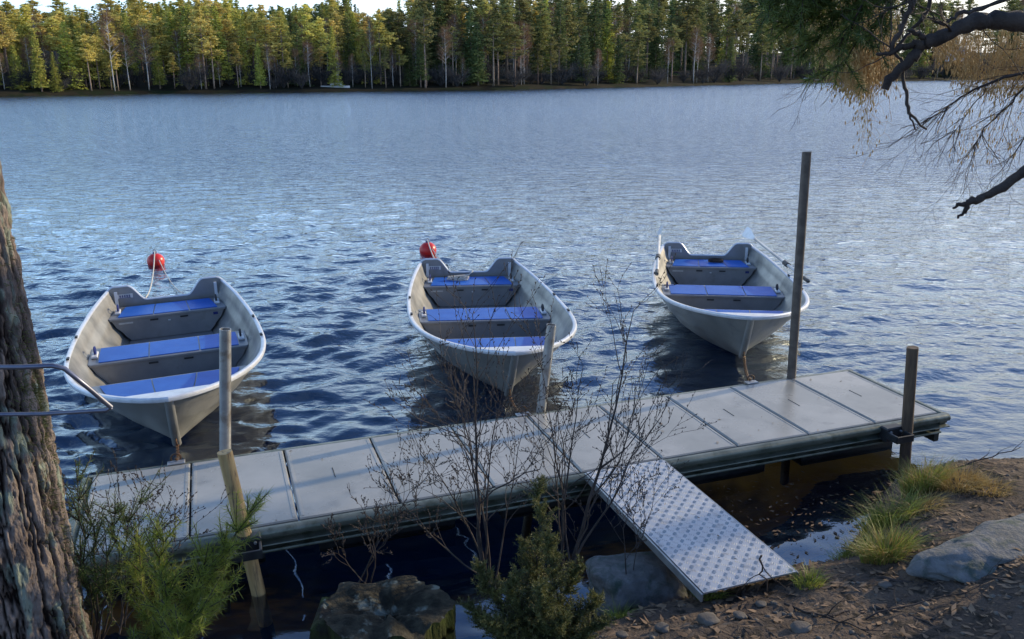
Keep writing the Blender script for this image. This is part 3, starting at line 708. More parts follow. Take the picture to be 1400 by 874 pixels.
# ------------------------------------------------------------------ near bank things
def rock(px, py, z, size, m, label, seed, name='rock', rz=0, sub=5, cat='rock', group=None):
    import bmesh
    bm = bmesh.new(); bmesh.ops.create_icosphere(bm, subdivisions=sub, radius=1)
    for v in bm.verts:
        p = v.co.copy(); n1 = noise.noise(p * 1.1 + Vector((seed, 0, 0))); n2 = noise.noise(p * 2.7 + Vector((0, seed, 0))); n3 = noise.noise(p * 7 + Vector((0, 0, seed))); n4 = noise.noise(p * 18 + Vector((0, 0, seed)))
        k = 1 + .28 * n1 + .12 * n2 + .04 * n3 + .012 * n4
        q = p * k; q = Vector((q.x, q.y, q.z if q.z < .6 else .6 + (q.z - .6) * .4))
        v.co = Vector((q.x * size[0], q.y * size[1], q.z * size[2]))
    me = bpy.data.meshes.new(name); bm.to_mesh(me); bm.free(); me.materials.append(m)
    me.polygons.foreach_set('use_smooth', [True] * len(me.polygons))
    o = bpy.data.objects.new(name, me); COL.objects.link(o)
    o.location = at_z(px, py, z); o.rotation_euler = (0, 0, rz)
    return tag(o, label, cat, group)
rock(872, 800, .10, (.25, .20, .17), M['rock'], 'grey boulder at the water edge left of the gangway foot', 3)
_p = gp(1405, 748, .5)
rock(1405, 748, bh(_p.x, _p.y) - .065, (.56, .20, .10), M['rock'], 'large smooth grey rock slab at the right edge of the bank', 8, rz=R(20))
rock(1315, 702, .32, (.060, .055, .075), M['rockw'], 'upright pale stone behind the large rock slab', 5, 'stone', sub=4, cat='stone')
rock(1287, 719, .30, (.042, .035, .03), M['rockw'], 'small white stone left of the upright pale stone', 6, 'stone', sub=4, cat='stone')
for i, (px, py, s, lab) in enumerate(((968, 848, .055, 'rounded brown stone below the foot of the gangway'), (1012, 842, .035, 'small brown stone right of the rounded stone below the gangway'), (905, 858, .04, 'flat brown stone left of the stones below the gangway'), (1095, 858, .05, 'grey brown stone among twigs at the bottom of the bank'), (1040, 826, .03, 'small pale stone just below the gangway edge'), (1210, 800, .035, 'small stone on the soil beside the large rock slab'), (850, 868, .03, 'small stone at the bottom edge beside the juniper'))):
    p = at_z(px, py, .45); p = at_z(px, py, bh(p.x, p.y)); 
    rock(px, py, bh(p.x, p.y) + s * .2, (s * .85, s * .7, s * .42), M['pebble'], lab, 20 + i, 'stone', sub=3, cat='stone')

def scatter_pebbles():
    V = []; Fc = []
    ico = [(0, 0, 1), (.9, 0, .3), (.28, .85, .3), (-.72, .53, .3), (-.72, -.53, .3), (.28, -.85, .3), (0, 0, -.4)]
    fi = [(0, 1, 2), (0, 2, 3), (0, 3, 4), (0, 4, 5), (0, 5, 1), (6, 2, 1), (6, 3, 2), (6, 4, 3), (6, 5, 4), (6, 1, 5)]
    for _ in range(2600):
        y = random.uniform(1.9, 5.2); x = random.uniform(-1.5, .66 * y + .3)
        d = float(np.interp(x, SX, SY)) - y
        if d < .0: continue
        z = bh(x, y); s = .004 + .016 * random.random() ** 3.5; a = random.uniform(0, 6.28); n = len(V)
        for p in ico:
            k = random.uniform(.75, 1.2); qx, qy = p[0] * s * 1.3 * k, p[1] * s * k
            V.append((x + qx * math.cos(a) - qy * math.sin(a), y + qx * math.sin(a) + qy * math.cos(a), z + p[2] * s * .7))
        Fc += [(q[0] + n, q[1] + n, q[2] + n) for q in fi]
    tag(npmesh('gravel', V, Fc, M['pebble'], nside=3), 'small stones and gravel scattered over the brown soil', 'gravel', kind='stuff')
    V = []; Fc = []
    for _ in range(320):
        a0 = random.uniform(0, 1); px = 960 + 300 * random.random(); py = random.gauss(705, 45); p0 = at_z(px, py, .006); n = len(V)
        if float(np.interp(p0.x, SX, SY)) - p0.y > 0: continue
        L_ = random.uniform(.006, .022); wd = L_ * random.uniform(.1, .5); a = random.uniform(0, 6.28)
        for (p, q) in ((-1, 0), (0, 1), (1, 0), (0, -1)): V.append((p0.x + p * L_ * math.cos(a) - q * wd * math.sin(a), p0.y + p * L_ * math.sin(a) + q * wd * math.cos(a), .006))
        Fc.append((n, n + 1, n + 2, n + 3))
    for _ in range(90):
        p0 = dk(random.uniform(.05, DL), random.uniform(.02, DW), DZ + .003) if random.random() < .75 else dk(random.uniform(2.75, 3.15), random.uniform(1, 2.1), DZ + .022); n = len(V)
        L_ = random.uniform(.004, .016); wd = L_ * random.uniform(.1, .6); a = random.uniform(0, 6.28)
        for (p, q, r) in ((-1, 0, 0), (0, 1, .2), (1, 0, .3), (0, -1, .05)): V.append((p0.x + p * L_ * math.cos(a) - q * wd * math.sin(a), p0.y + p * L_ * math.sin(a) + q * wd * math.cos(a), p0.z + r * L_))
        Fc.append((n, n + 1, n + 2, n + 3))
    for _ in range(9000):
        y = random.uniform(1.9, 5.4); x = random.uniform(-1.5, .66 * y + .3)
        if float(np.interp(x, SX, SY)) - y < -.06: continue
        z = max(bh(x, y), 0.0) + .004; L_ = random.uniform(.008, .035); wd = L_ * random.uniform(.12, .5); a = random.uniform(0, 6.28); n = len(V)
        t = random.uniform(-.3, .5)
        for (p, q, r) in ((-1, 0, 0), (0, 1, .4), (1, 0, .9), (0, -1, .3)):
            V.append((x + p * L_ * math.cos(a) - q * wd * math.sin(a), y + p * L_ * math.sin(a) + q * wd * math.cos(a), z + r * t * L_))
        Fc.append((n, n + 1, n + 2, n + 3))
    tag(npmesh('leaf_litter', V, Fc, M['litter']), 'dead leaves, bark flakes and debris on the bank soil', 'leaf litter', kind='stuff')
scatter_pebbles()

def tuft(px, py, h, r, n, m, label, z=None, lean=.5, m2=None):
    p = at_z(px, py, .3 if z is None else z); zz = bh(p.x, p.y); p = at_z(px, py, max(zz, 0))
    zz = max(bh(p.x, p.y), -.02); p.z = zz
    def mk(n, seed):
        rr = random.Random(seed); V = []; Fc = []
        for _ in range(n):
            a = rr.uniform(0, 2 * PI); d = r * math.sqrt(rr.random()); bx, by = d * math.cos(a), d * math.sin(a)
            hh = h * 1.12 * rr.uniform(.4, 1.1); a2 = a + rr.uniform(-1, 1); ln = hh * lean * rr.uniform(.2, 1.5); wd = rr.uniform(.0014, .0030)
            w_ = rr.uniform(0, PI); wx, wy = wd * math.cos(w_), wd * math.sin(w_); k = len(V); zb = bh(p.x + bx, p.y + by) - zz - .01
            for j in range(4):
                t = j / 3; c = (bx + ln * t * t * math.cos(a2), by + ln * t * t * math.sin(a2), zb + hh * (t - .28 * lean * t * t)); q = (1 - t * .9)
                V.append((c[0] - wx * q, c[1] - wy * q, c[2])); V.append((c[0] + wx * q, c[1] + wy * q, c[2]))
            for j in range(3): Fc.append((k + 2 * j, k + 2 * j + 1, k + 2 * j + 3, k + 2 * j + 2))
        return V, Fc
    root = empty('grass_tuft', p, label=label, cat='grass tuft')
    V, Fc = mk(n, int(px * 7 + py)); npmesh('blades', V, Fc, m, root)
    if m2:
        V, Fc = mk(n // 2, int(px + py)); npmesh('dry_blades', V, Fc, m2, root)
tuft(1262, 668, .17, .10, 650, M['grass'], 'tuft of yellow green grass at the tip of the bank below the wooden post', lean=.6, m2=M['drygrass'])
tuft(1310, 668, .11, .11, 600, M['drygrass'], 'tuft of golden dry grass right of the tip of the bank', lean=.9)
tuft(1350, 672, .08, .10, 350, M['drygrass'], 'low dry grass clump at the right end of the golden tuft', lean=1.1)
tuft(1215, 712, .15, .12, 700, M['grass'], 'dark green grass clump hanging over the water edge', lean=.9)
tuft(1255, 700, .10, .10, 420, M['drygrass'], 'matted grey brown grass between the green clumps', lean=1.4)
tuft(1210, 762, .16, .10, 700, M['grass'], 'bright green grass tuft in front of the large rock slab', lean=.8, m2=M['drygrass'])
tuft(1165, 748, .09, .09, 300, M['grass'], 'sparse grass at the shore left of the bright tuft', lean=1.0)
tuft(1105, 800, .085, .06, 260, M['grass'], 'small grass tuft at the right corner of the gangway foot', lean=.7)
tuft(970, 812, .075, .06, 220, M['grass'], 'small grass tuft at the bottom edge of the gangway', lean=.8)
tuft(845, 832, .08, .05, 200, M['grass'], 'small grass tuft between the juniper and the boulder', lean=.8)
tuft(1235, 740, .06, .06, 160, M['grass'], 'short grass beside the left tip of the rock slab', lean=.9)

# branching helper ---------------------------------------------------
def branch(mb, p, d, L_, r, depth, rr, buds=None, spread=.6, droop=0.0, seg=5, wob=.18, kids=(3, 5), rmin=.0008, taper=.55, n=5):
    pts = [p.copy()]; rad = [r]; q = p.copy(); dd = d.normalized()
    for i in range(seg):
        dd = (dd + Vector((rr.gauss(0, wob), rr.gauss(0, wob), rr.gauss(0, wob) - droop))).normalized()
        q = q + dd * L_ / seg; pts.append(q.copy()); rad.append(max(rmin, r * (1 - (1 - taper) * (i + 1) / seg)))
    mb.tube(pts, rad, n if r > .003 else 4, cap=False)
    if buds is not None and depth <= 1:
        for k in range(1, len(pts)):
            if rr.random() < .75:
                t = (pts[k] - pts[k - 1]).normalized(); o = (t + Vector((rr.uniform(-1, 1), rr.uniform(-1, 1), rr.uniform(-.4, 1)))).normalized(); b = pts[k]
                buds.tube([b, b + o * .006, b + o * .012], [.0012, .0028, .0006], 4, cap=False)
    if depth > 0:
        for k in range(rr.randint(*kids)):
            i = rr.randint(1, len(pts) - 1) if k else len(pts) - 1
            t = (pts[i] - pts[i - 1]).normalized(); s = Vector((rr.uniform(-1, 1), rr.uniform(-1, 1), rr.uniform(-.5, .9))).normalized()
            branch(mb, pts[i], (t + s * spread).normalized(), L_ * rr.uniform(.45, .75), rad[i] * .72, depth - 1, rr, buds, spread, droop, seg, wob, kids, rmin, taper, n)

def shrub(base, stems, label, seed, mat_=None):
    """stems: list of target tips (world), each a main stem"""
    rr = random.Random(seed); root = empty('bare_shrub', base, label=label, cat='shrub')
    base = Vector(base)
    for tip, r0 in stems:
        mb = MB(); bd = mb; v = Vector(tip) - base; L_ = v.length; N_ = 9; pts = []; rad = []
        off = Vector((rr.uniform(-.03, .03), rr.uniform(-.03, .03), 0)); bend = Vector((rr.uniform(-.05, .05), rr.uniform(-.03, .03), 0))
        for i in range(N_ + 1):
            t = i / N_; pts.append(off * (1 - t) + v * t + bend * math.sin(t * PI) + Vector((rr.gauss(0, .006), rr.gauss(0, .006), 0))); rad.append(max(.0013, r0 * (1 - .85 * t)))
        mb.tube(pts, rad, 7, cap=False)
        for i in range(3, N_ + 1):
            for _ in range(rr.choice((1, 1, 2))):
                t = (pts[i] - pts[i - 1]).normalized(); s = Vector((rr.uniform(-1, 1), rr.uniform(-.7, .7), rr.uniform(-.1, .8))).normalized()
                branch(mb, pts[i], (t * .8 + s * .8).normalized(), L_ * rr.uniform(.16, .34) * (1.15 - .5 * i / N_), rad[i] * .6, 2 if i < 8 else 1, rr, bd, .65, -.02, 4, .12, (2, 3), .0009)
        mb.build('stem', mat_ or M['twig'], root, smooth=True)
def stems_to(base, tips, dep=0):
    out = []
    for (px, py, r, dy) in tips: out.append((at_y(px, py, base.y + dy), r))
    return out
bs = at_z(668, 800, .22)
shrub(bs, stems_to(bs, [(612, 500, .0075, .1), (648, 430, .010, 0), (688, 520, .0065, -.1), (560, 590, .006, .15), (720, 560, .005, .1), (640, 560, .006, -.15), (530, 660, .005, 0)]), 'bare budding shrub in front of the dock, left of the juniper', 5)
bs = at_z(775, 800, .22)
shrub(bs, stems_to(bs, [(866, 425, .011, .1), (800, 500, .0075, 0), (920, 540, .007, .1), (760, 560, .006, .1), (735, 480, .006, .2), (850, 600, .006, -.1)]), 'bare budding shrub in front of the gangway, its tips above the dock', 12)
bs = at_z(500, 800, .2)
shrub(bs, stems_to(bs, [(495, 690, .004, 0), (560, 700, .004, .1), (450, 720, .003, .05), (590, 640, .0045, 0)]), 'thin low bare shrub behind the tree stump', 23)
bs = gp(862, 826)
shrub(bs, stems_to(bs, [(865, 640, .004, 0), (905, 660, .003, .05)]), 'single thin bare stem beside the grey boulder', 31)

# fallen twigs
for i, (a, b, r, lab) in enumerate((((935, 790), (1030, 872), .006, 'long fallen twig lying below the foot of the gangway'), ((1040, 760), (1048, 815), .005, 'dark twig sticking up over the foot of the gangway'), ((1075, 830), (1190, 868), .006, 'forked fallen twig at the bottom centre of the bank'), ((1180, 850), (1360, 800), .004, 'thin fallen twig across the soil under the rock slab'), ((1290, 650), (1400, 600), .005, 'bent dark twig reaching over the water at the right edge'))):
    A = gp(*a) + Vector((0, 0, .02)); B = gp(*b) + Vector((0, 0, .015))
    if i == 1: A = at_y(1040, 760, B.y - .02)
    if i == 4: B = at_y(1395, 612, A.y + .05)
    rr = random.Random(90 + i); mb = MB(); pts = [A.lerp(B, t) + Vector((rr.gauss(0, .008), rr.gauss(0, .008), rr.gauss(0, .004))) for t in np.linspace(0, 1, 9)]
    mb.tube(pts, [r * (1 - .6 * t) for t in np.linspace(0, 1, 9)], 6)
    for k in (2, 4, 5, 7):
        s = Vector((rr.uniform(-1, 1), rr.uniform(-1, 1), rr.uniform(0, .8))); branch(mb, pts[k], ((B - A).normalized() + s), .10, r * .5, 1, rr, None, .6, 0, 4, .15, (1, 2))
    tag(mb.build('fallen_twig', M['darktwig'], smooth=True), lab, 'twig')

# roots showing in the trodden slope
for i, (pp, r, lab) in enumerate((([(1200, 790), (1260, 800), (1330, 790), (1400, 800)], .010, 'root running across the soil below the rock slab at the right'), ([(1130, 845), (1190, 830), (1240, 838), (1300, 870)], .009, 'curved root in the soil at the bottom right'), ([(1020, 800), (1010, 835), (1050, 860), (1060, 880)], .008, 'short root below the middle of the gangway foot'), ([(1290, 745), (1330, 748), (1400, 735)], .009, 'root lying along the upper edge of the rock slab'))):
    rr = random.Random(300 + i); P = [gp(*q) for q in pp]; pts = []
    for k in range(len(P) - 1):
        for t in np.linspace(0, 1, 9)[:-1]: q = P[k].lerp(P[k + 1], t); q += Vector((rr.gauss(0, .006), rr.gauss(0, .006), 0)); q.z = bh(q.x, q.y) + r * (.5 * math.sin(len(pts) * .7)); pts.append(q)
    mb = MB(); mb.tube(pts, [r * (1 - .5 * j / len(pts)) * (1 + .15 * rr.gauss(0, 1)) for j in range(len(pts))], 8); tag(mb.build('tree_root', M['darktwig'], smooth=True), lab, 'root')
# stump
def build_stump():
    c = at_z(530, 822, .47); root = empty('tree_stump', c, label='mossy rotten tree stump at the bottom of the picture', cat='tree stump')
    R0 = .25; mb = MB(); rows = []
    nz_ = 26
    for i in range(nz_):
        z = -.62 + .62 * i / (nz_ - 1); row = []
        for a in np.linspace(0, 2 * PI, 97):
            rr_ = R0 * (1 + .30 * max(0, -z - .2) ** 1.2) * (1 + .05 * math.sin(5 * a + 1) + .03 * math.sin(11 * a)) + .018 * noise.noise((math.cos(a) * 9, math.sin(a) * 9, z * 2)) + .007 * noise.noise((math.cos(a) * 30, math.sin(a) * 30, z * 8))
            zt = z + ((.035 * noise.noise((math.cos(a) * 2, math.sin(a) * 2, 7)) - .03) if i > nz_ - 6 else 0)
            row.append(Vector((rr_ * math.cos(a) * 1.05, rr_ * math.sin(a) * .9, zt)))
        rows.append(row)
    mb.grid(rows); mb.build('bark', M['stump'], root, smooth=True)
    top = rows[-1]; rr2 = []
    for k in range(16):
        f = 1 - k / 15.0; row = []
        for j, p in enumerate(top):
            x, y = p.x * f, p.y * f; z = p.z * (1 if f > .9 else 1) + (.010 * noise.noise((x * 18, y * 18, 1)) + .008 * noise.noise((x * 60, y * 30, 2))) * (1 if k else 0)
            dh = math.exp(-(((x - .0) / .13) ** 2 + ((y - .02) / .07) ** 2)); z -= .06 * dh
            row.append(Vector((x, y, z)))
        rr2.append(row)
    mb = MB(); mb.grid(rr2); mb.build('cut_top', M['stumptop'], root, smooth=True)
    # broken slab of the stump, leaning to the left
    mb = MB(); mb.box((-.27, -.02, -.20), (.10, .22, .34), M=Matrix.Rotation(R(8), 3, 'Y'), bev=.02)
    mb.build('side_slab', M['stump'], root)
build_stump()

# pine trunk at the left edge
def bark_mat():
    m = M['bark'].copy(); m.name = 'cracked_pine_bark'; N = m.node_tree.nodes; L = m.node_tree.links; b = N['Principled BSDF']
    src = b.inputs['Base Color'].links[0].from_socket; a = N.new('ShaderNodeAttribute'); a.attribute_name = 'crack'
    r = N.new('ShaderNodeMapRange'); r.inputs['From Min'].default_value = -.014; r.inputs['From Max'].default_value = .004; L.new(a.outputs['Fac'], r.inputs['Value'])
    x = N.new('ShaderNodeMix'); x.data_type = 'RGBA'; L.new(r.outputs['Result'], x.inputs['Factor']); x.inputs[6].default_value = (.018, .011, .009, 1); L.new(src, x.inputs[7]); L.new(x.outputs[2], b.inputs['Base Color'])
    return m
def build_near_pine():
    e = at_z(110, 874, .55); r = .20; c = Vector((e.x - r - .034, e.y + .04, 0)); zb = bh(c.x, c.y) - .1
    root = empty('pine_tree', (c.x, c.y, zb), label='thick pine trunk with cracked bark and pale lichen at the left edge', cat='tree')
    na, nz_ = 420, 520; Ht = 5.5
    A, Z = np.meshgrid(np.linspace(0, 2 * PI, na), np.linspace(0, Ht, nz_)); V = np.zeros((na * nz_, 3))
    A = A.ravel(); Z = Z.ravel(); FI = np.zeros(len(A), dtype=np.float32)
    for i in range(len(A)):
        a, z = A[i], Z[i]; ca, sa = math.cos(a), math.sin(a)
        if sa > .75: d = 0
        else:
            q = Vector((ca * r * 19 + .75 * noise.noise((ca * 2, sa * 2, z * 2.6)) + .3 * noise.noise((ca * 7, sa * 7, z * 9)) + .14 * noise.noise((ca * 20, sa * 20, z * 26)), sa * r * 19 + .14 * noise.noise((ca * 22, sa * 22, z * 26 + 9)), z * 2.0 + 1.0 * noise.noise((ca * 6, sa * 6, z * 3)) + .25 * noise.noise((ca * 14, sa * 14, z * 18))))
            dist = noise.voronoi(q)[0]; ed = dist[1] - dist[0]
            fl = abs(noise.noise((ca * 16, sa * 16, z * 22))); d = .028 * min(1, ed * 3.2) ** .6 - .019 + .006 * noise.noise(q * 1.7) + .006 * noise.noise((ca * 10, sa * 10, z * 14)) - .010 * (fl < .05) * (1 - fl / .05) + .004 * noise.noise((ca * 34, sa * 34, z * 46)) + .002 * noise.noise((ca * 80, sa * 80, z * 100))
        rr_ = r * (1.06 - .035 * z / 1.0 + .25 * math.exp(-z * 3)) + d + .012 * noise.noise((ca, sa, z * 1.2))
        V[i] = (rr_ * ca - .012 * z, rr_ * sa, z); FI[i] = d
    idx = np.arange(len(V)).reshape(nz_, na)
    Fq = np.stack([idx[:-1, :-1].ravel(), idx[:-1, 1:].ravel(), idx[1:, 1:].ravel(), idx[1:, :-1].ravel()], 1)
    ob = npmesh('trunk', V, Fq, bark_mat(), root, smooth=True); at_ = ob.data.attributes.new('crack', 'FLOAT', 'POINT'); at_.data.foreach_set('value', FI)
    # moss and small lichen tufts on the shaded right side
    Vn = []; Fn = []
    for _ in range(1500):
        z = random.choice((random.gauss(1.15, .16), random.gauss(1.45, .1), random.uniform(.3, 2.0))); a = random.gauss(.05, .25); rr_ = r * (1.06 - .035 * z) + .005
        p = Vector((rr_ * math.cos(a) - .012 * z, rr_ * math.sin(a), z)); d = Vector((math.cos(a) + random.uniform(-.8, .8), math.sin(a) + random.uniform(-.8, .8), random.uniform(-.8, .8))).normalized(); s = d.orthogonal().normalized() * .0016; k = len(Vn); L_ = random.uniform(.008, .03)
        Vn += [p - s, p + s, p + d * L_]; Fn.append((k, k + 1, k + 2))
    npmesh('moss', Vn, Fn, M['juniper'], root, nside=3)
    # the crown above the frame
    mb = MB(); rr = random.Random(4); Vn = []; Fn = []
    for k in range(26):
        z = Ht - .6 + rr.uniform(0, 1.5); a = rr.uniform(PI * .6, PI * 1.9); L_ = rr.uniform(1.2, 2.2); d = Vector((math.cos(a), math.sin(a), .3)); p = Vector((0, 0, z)); mb.tube([p, p + d * L_ * .5, p + d * L_ + Vector((0, 0, .1))], [.04, .025, .01], 6)
        for _ in range(500):
            c_ = p + d * L_ * rr.uniform(.4, 1.1) + Vector((rr.gauss(0, .22), rr.gauss(0, .22), rr.gauss(0, .12))); e_ = Vector((rr.uniform(-1, 1), rr.uniform(-1, 1), rr.uniform(-.3, 1))).normalized(); s = e_.orthogonal().normalized() * .006; kk = len(Vn)
            Vn += [c_ - s, c_ + s, c_ + e_ * .09]; Fn.append((kk, kk + 1, kk + 2))
    mb.tube([(0, 0, Ht - .1), (0, 0, Ht + 1.6)], [r * .85, .05], 10); mb.build('limbs', M['bark'], root, smooth=True)
    npmesh('crown', Vn, Fn, M['needledark'], root, nside=3)
build_near_pine()

# metal rail loop at the left
def build_rail():
    y = 1.75; P = [at_y(-260, 502, y), at_y(30, 502, y), at_y(72, 500, y), at_y(88, 504, y), at_y(120, 530, y + .03), at_y(152, 557, y + .06), at_y(146, 561, y + .06), at_y(60, 566, y + .03), at_y(-260, 570, y)]
    root = empty('metal_rail', P[0], label='thin bent grey metal tube frame crossing the pine trunk at the left edge', cat='rail')
    def sm(pts, n=4):
        out = []
        for i in range(len(pts) - 1):
            p0 = pts[max(i - 1, 0)]; p1 = pts[i]; p2 = pts[i + 1]; p3 = pts[min(i + 2, len(pts) - 1)]
            for k in range(n):
                t = k / n; out.append(.5 * ((2 * p1) + (p2 - p0) * t + (2 * p0 - 5 * p1 + 4 * p2 - p3) * t * t + (3 * p1 - p0 - 3 * p2 + p3) * t ** 3))
        return out + [pts[-1]]
    mb = MB(); mb.tube([p - P[0] for p in P[:6]], .0055, 10); mb.tube([p - P[0] for p in P[5:]], .0048, 10); o = mb.build('tube', M['railm'], root); autosmooth(o, 60)
    mb = MB()
    for x in (-250, -200):
        a = at_y(x, 502, y) - P[0]; mb.tube([a, a + Vector((0, 0, -1.2))], .006, 8)
    mb.build('leg', M['railm'], root)
build_rail()

# needles ------------------------------------------------------------
def needles(V, Fc, p, d, n, L_, rr, spread=.9, w_=.0011, back=.04):
    for _ in range(n):
        q = p - d * rr.uniform(0, back)
        e = (d * rr.uniform(.3, 1.2) + Vector((rr.gauss(0, 1), rr.gauss(0, 1), rr.gauss(0, 1))) * spread).normalized()
        s = e.cross(Vector((rr.gauss(0, 1), rr.gauss(0, 1), rr.gauss(0, 1)))).normalized() * w_; k = len(V); l = L_ * rr.uniform(.6, 1.15)
        V += [q - s, q + s, q + e * l * .6 + s * .8, q + e * l]; Fc.append((k, k + 1, k + 2, k + 3))
def pine_sapling(base, tips, label, seed, L_=.042, m='needle', dens=11):
    rr = random.Random(seed); root = empty('pine_sapling', base, label=label, cat='young pine'); base = Vector(base)
    mb = MB(); V = []; Fc = []
    for (tip, r0) in tips:
        v = Vector(tip) - base; Lb = v.length; pts = []; N_ = 8
        for i in range(N_ + 1):
            t = i / N_; pts.append(v * t + Vector((rr.gauss(0, .008), rr.gauss(0, .008), .05 * math.sin(t * PI))))
        mb.tube(pts, [r0 * (1 - .8 * i / N_) for i in range(N_ + 1)], 6)
        for i in range(3, N_ + 1):
            d = (pts[i] - pts[i - 1]).normalized()
            for q in np.linspace(0, 1, 5): needles(V, Fc, pts[i - 1].lerp(pts[i], q), d, dens // 2, L_, rr, .7)
            for _ in range(4):
                s = Vector((rr.uniform(-1, 1), rr.uniform(-1, 1), rr.uniform(-.1, .8))).normalized(); e = (d + s).normalized(); l = rr.uniform(.07, .17); a = pts[i]; b = a + e * l
                mb.tube([a, b], [.0022, .0014], 4)
                for q in np.linspace(.3, 1, 6): needles(V, Fc, a.lerp(b, q), e, dens, L_, rr, .65)
    mb.build('stem', M['twig'], root, smooth=True); npmesh('needles', V, Fc, M[m], root)
def T(base, l): return [(at_y(px, py, base.y + dy), r) for px, py, r, dy in l]
b = at_z(215, 960, .25)
pine_sapling(b, T(b, [(285, 770, .006, .05), (320, 730, .006, .12), (230, 800, .006, 0), (190, 760, .006, .12), (265, 840, .005, -.1), (300, 815, .005, .1), (225, 740, .005, .1), (340, 700, .004, .15), (245, 885, .005, -.15), (180, 900, .005, -.12)]), 'bushy bright green young pine at the bottom left', 3)
b = at_z(135, 900, .30)
pine_sapling(b, T(b, [(105, 660, .006, .05), (130, 700, .006, .1), (190, 690, .005, .1), (160, 640 + 60, .005, 0), (110, 760, .005, -.05), (205, 735, .004, .05)]), 'taller darker young pine beside the thick trunk', 9, .036, 'needledark', 6)
bs = at_z(165, 860, .3)
shrub(bs, stems_to(bs, [(160, 660, .004, 0), (230, 690, .004, .1), (270, 715, .004, .1), (205, 670, .004, .05), (120, 690, .0035, 0)]), 'dark budded twigs among the young pines at the left', 44)

# juniper
def build_juniper():
    base = at_z(735, 905, .28); root = empty('juniper_bush', base, label='olive green juniper bush with pointed top in front of the dock', cat='juniper')
    rr = random.Random(2); mb = MB(); V = []; Fc = []
    top = at_y(738, 655, base.y + .1) - base
    spires = [(top, .006), (at_y(830, 850, base.y - .1) - base, .005), (at_y(670, 850, base.y - .2) - base, .005), (at_y(740, 800, base.y - .2) - base, .005), (at_y(790, 770, base.y + .05) - base, .005), (at_y(655, 775, base.y) - base, .005), (at_y(815, 820, base.y) - base, .005), (at_y(760, 730, base.y - .05) - base, .005), (at_y(700, 790, base.y - .1) - base, .005), (at_y(640, 830, base.y - .05) - base, .005), (at_y(720, 740, base.y + .1) - base, .005), (at_y(770, 840, base.y - .15) - base, .005)]
    for tip, r0 in spires:
        N_ = 10; L0 = tip.length; pts = [tip * (i / N_) + Vector((rr.gauss(0, .01), rr.gauss(0, .01), 0)) for i in range(N_ + 1)]
        mb.tube(pts, [r0 * (1 - .85 * i / N_) for i in range(N_ + 1)], 5)
        for i in range(1, N_ + 1):
            for _ in range(24):
                d = (pts[i] - pts[i - 1]).normalized(); a = rr.uniform(0, 2 * PI); s = Vector((math.cos(a), math.sin(a), rr.uniform(.0, .8))); l = (.04 + .12 * (1 - i / N_)) * rr.uniform(.6, 1.3); e = (d * .5 + s).normalized()
                p0 = pts[i - 1].lerp(pts[i], rr.random()); p1 = p0 + e * l; mb.tube([p0, p1], [.0016, .0008], 4, cap=False)
                for q in np.linspace(.1, 1, 7): needles(V, Fc, p0.lerp(p1, q), e, 7, .015, rr, .8, .0013, .012)
    mb.build('stem', M['twig'], root, smooth=True); npmesh('foliage', V, Fc, M['juniper'], root)
build_juniper()

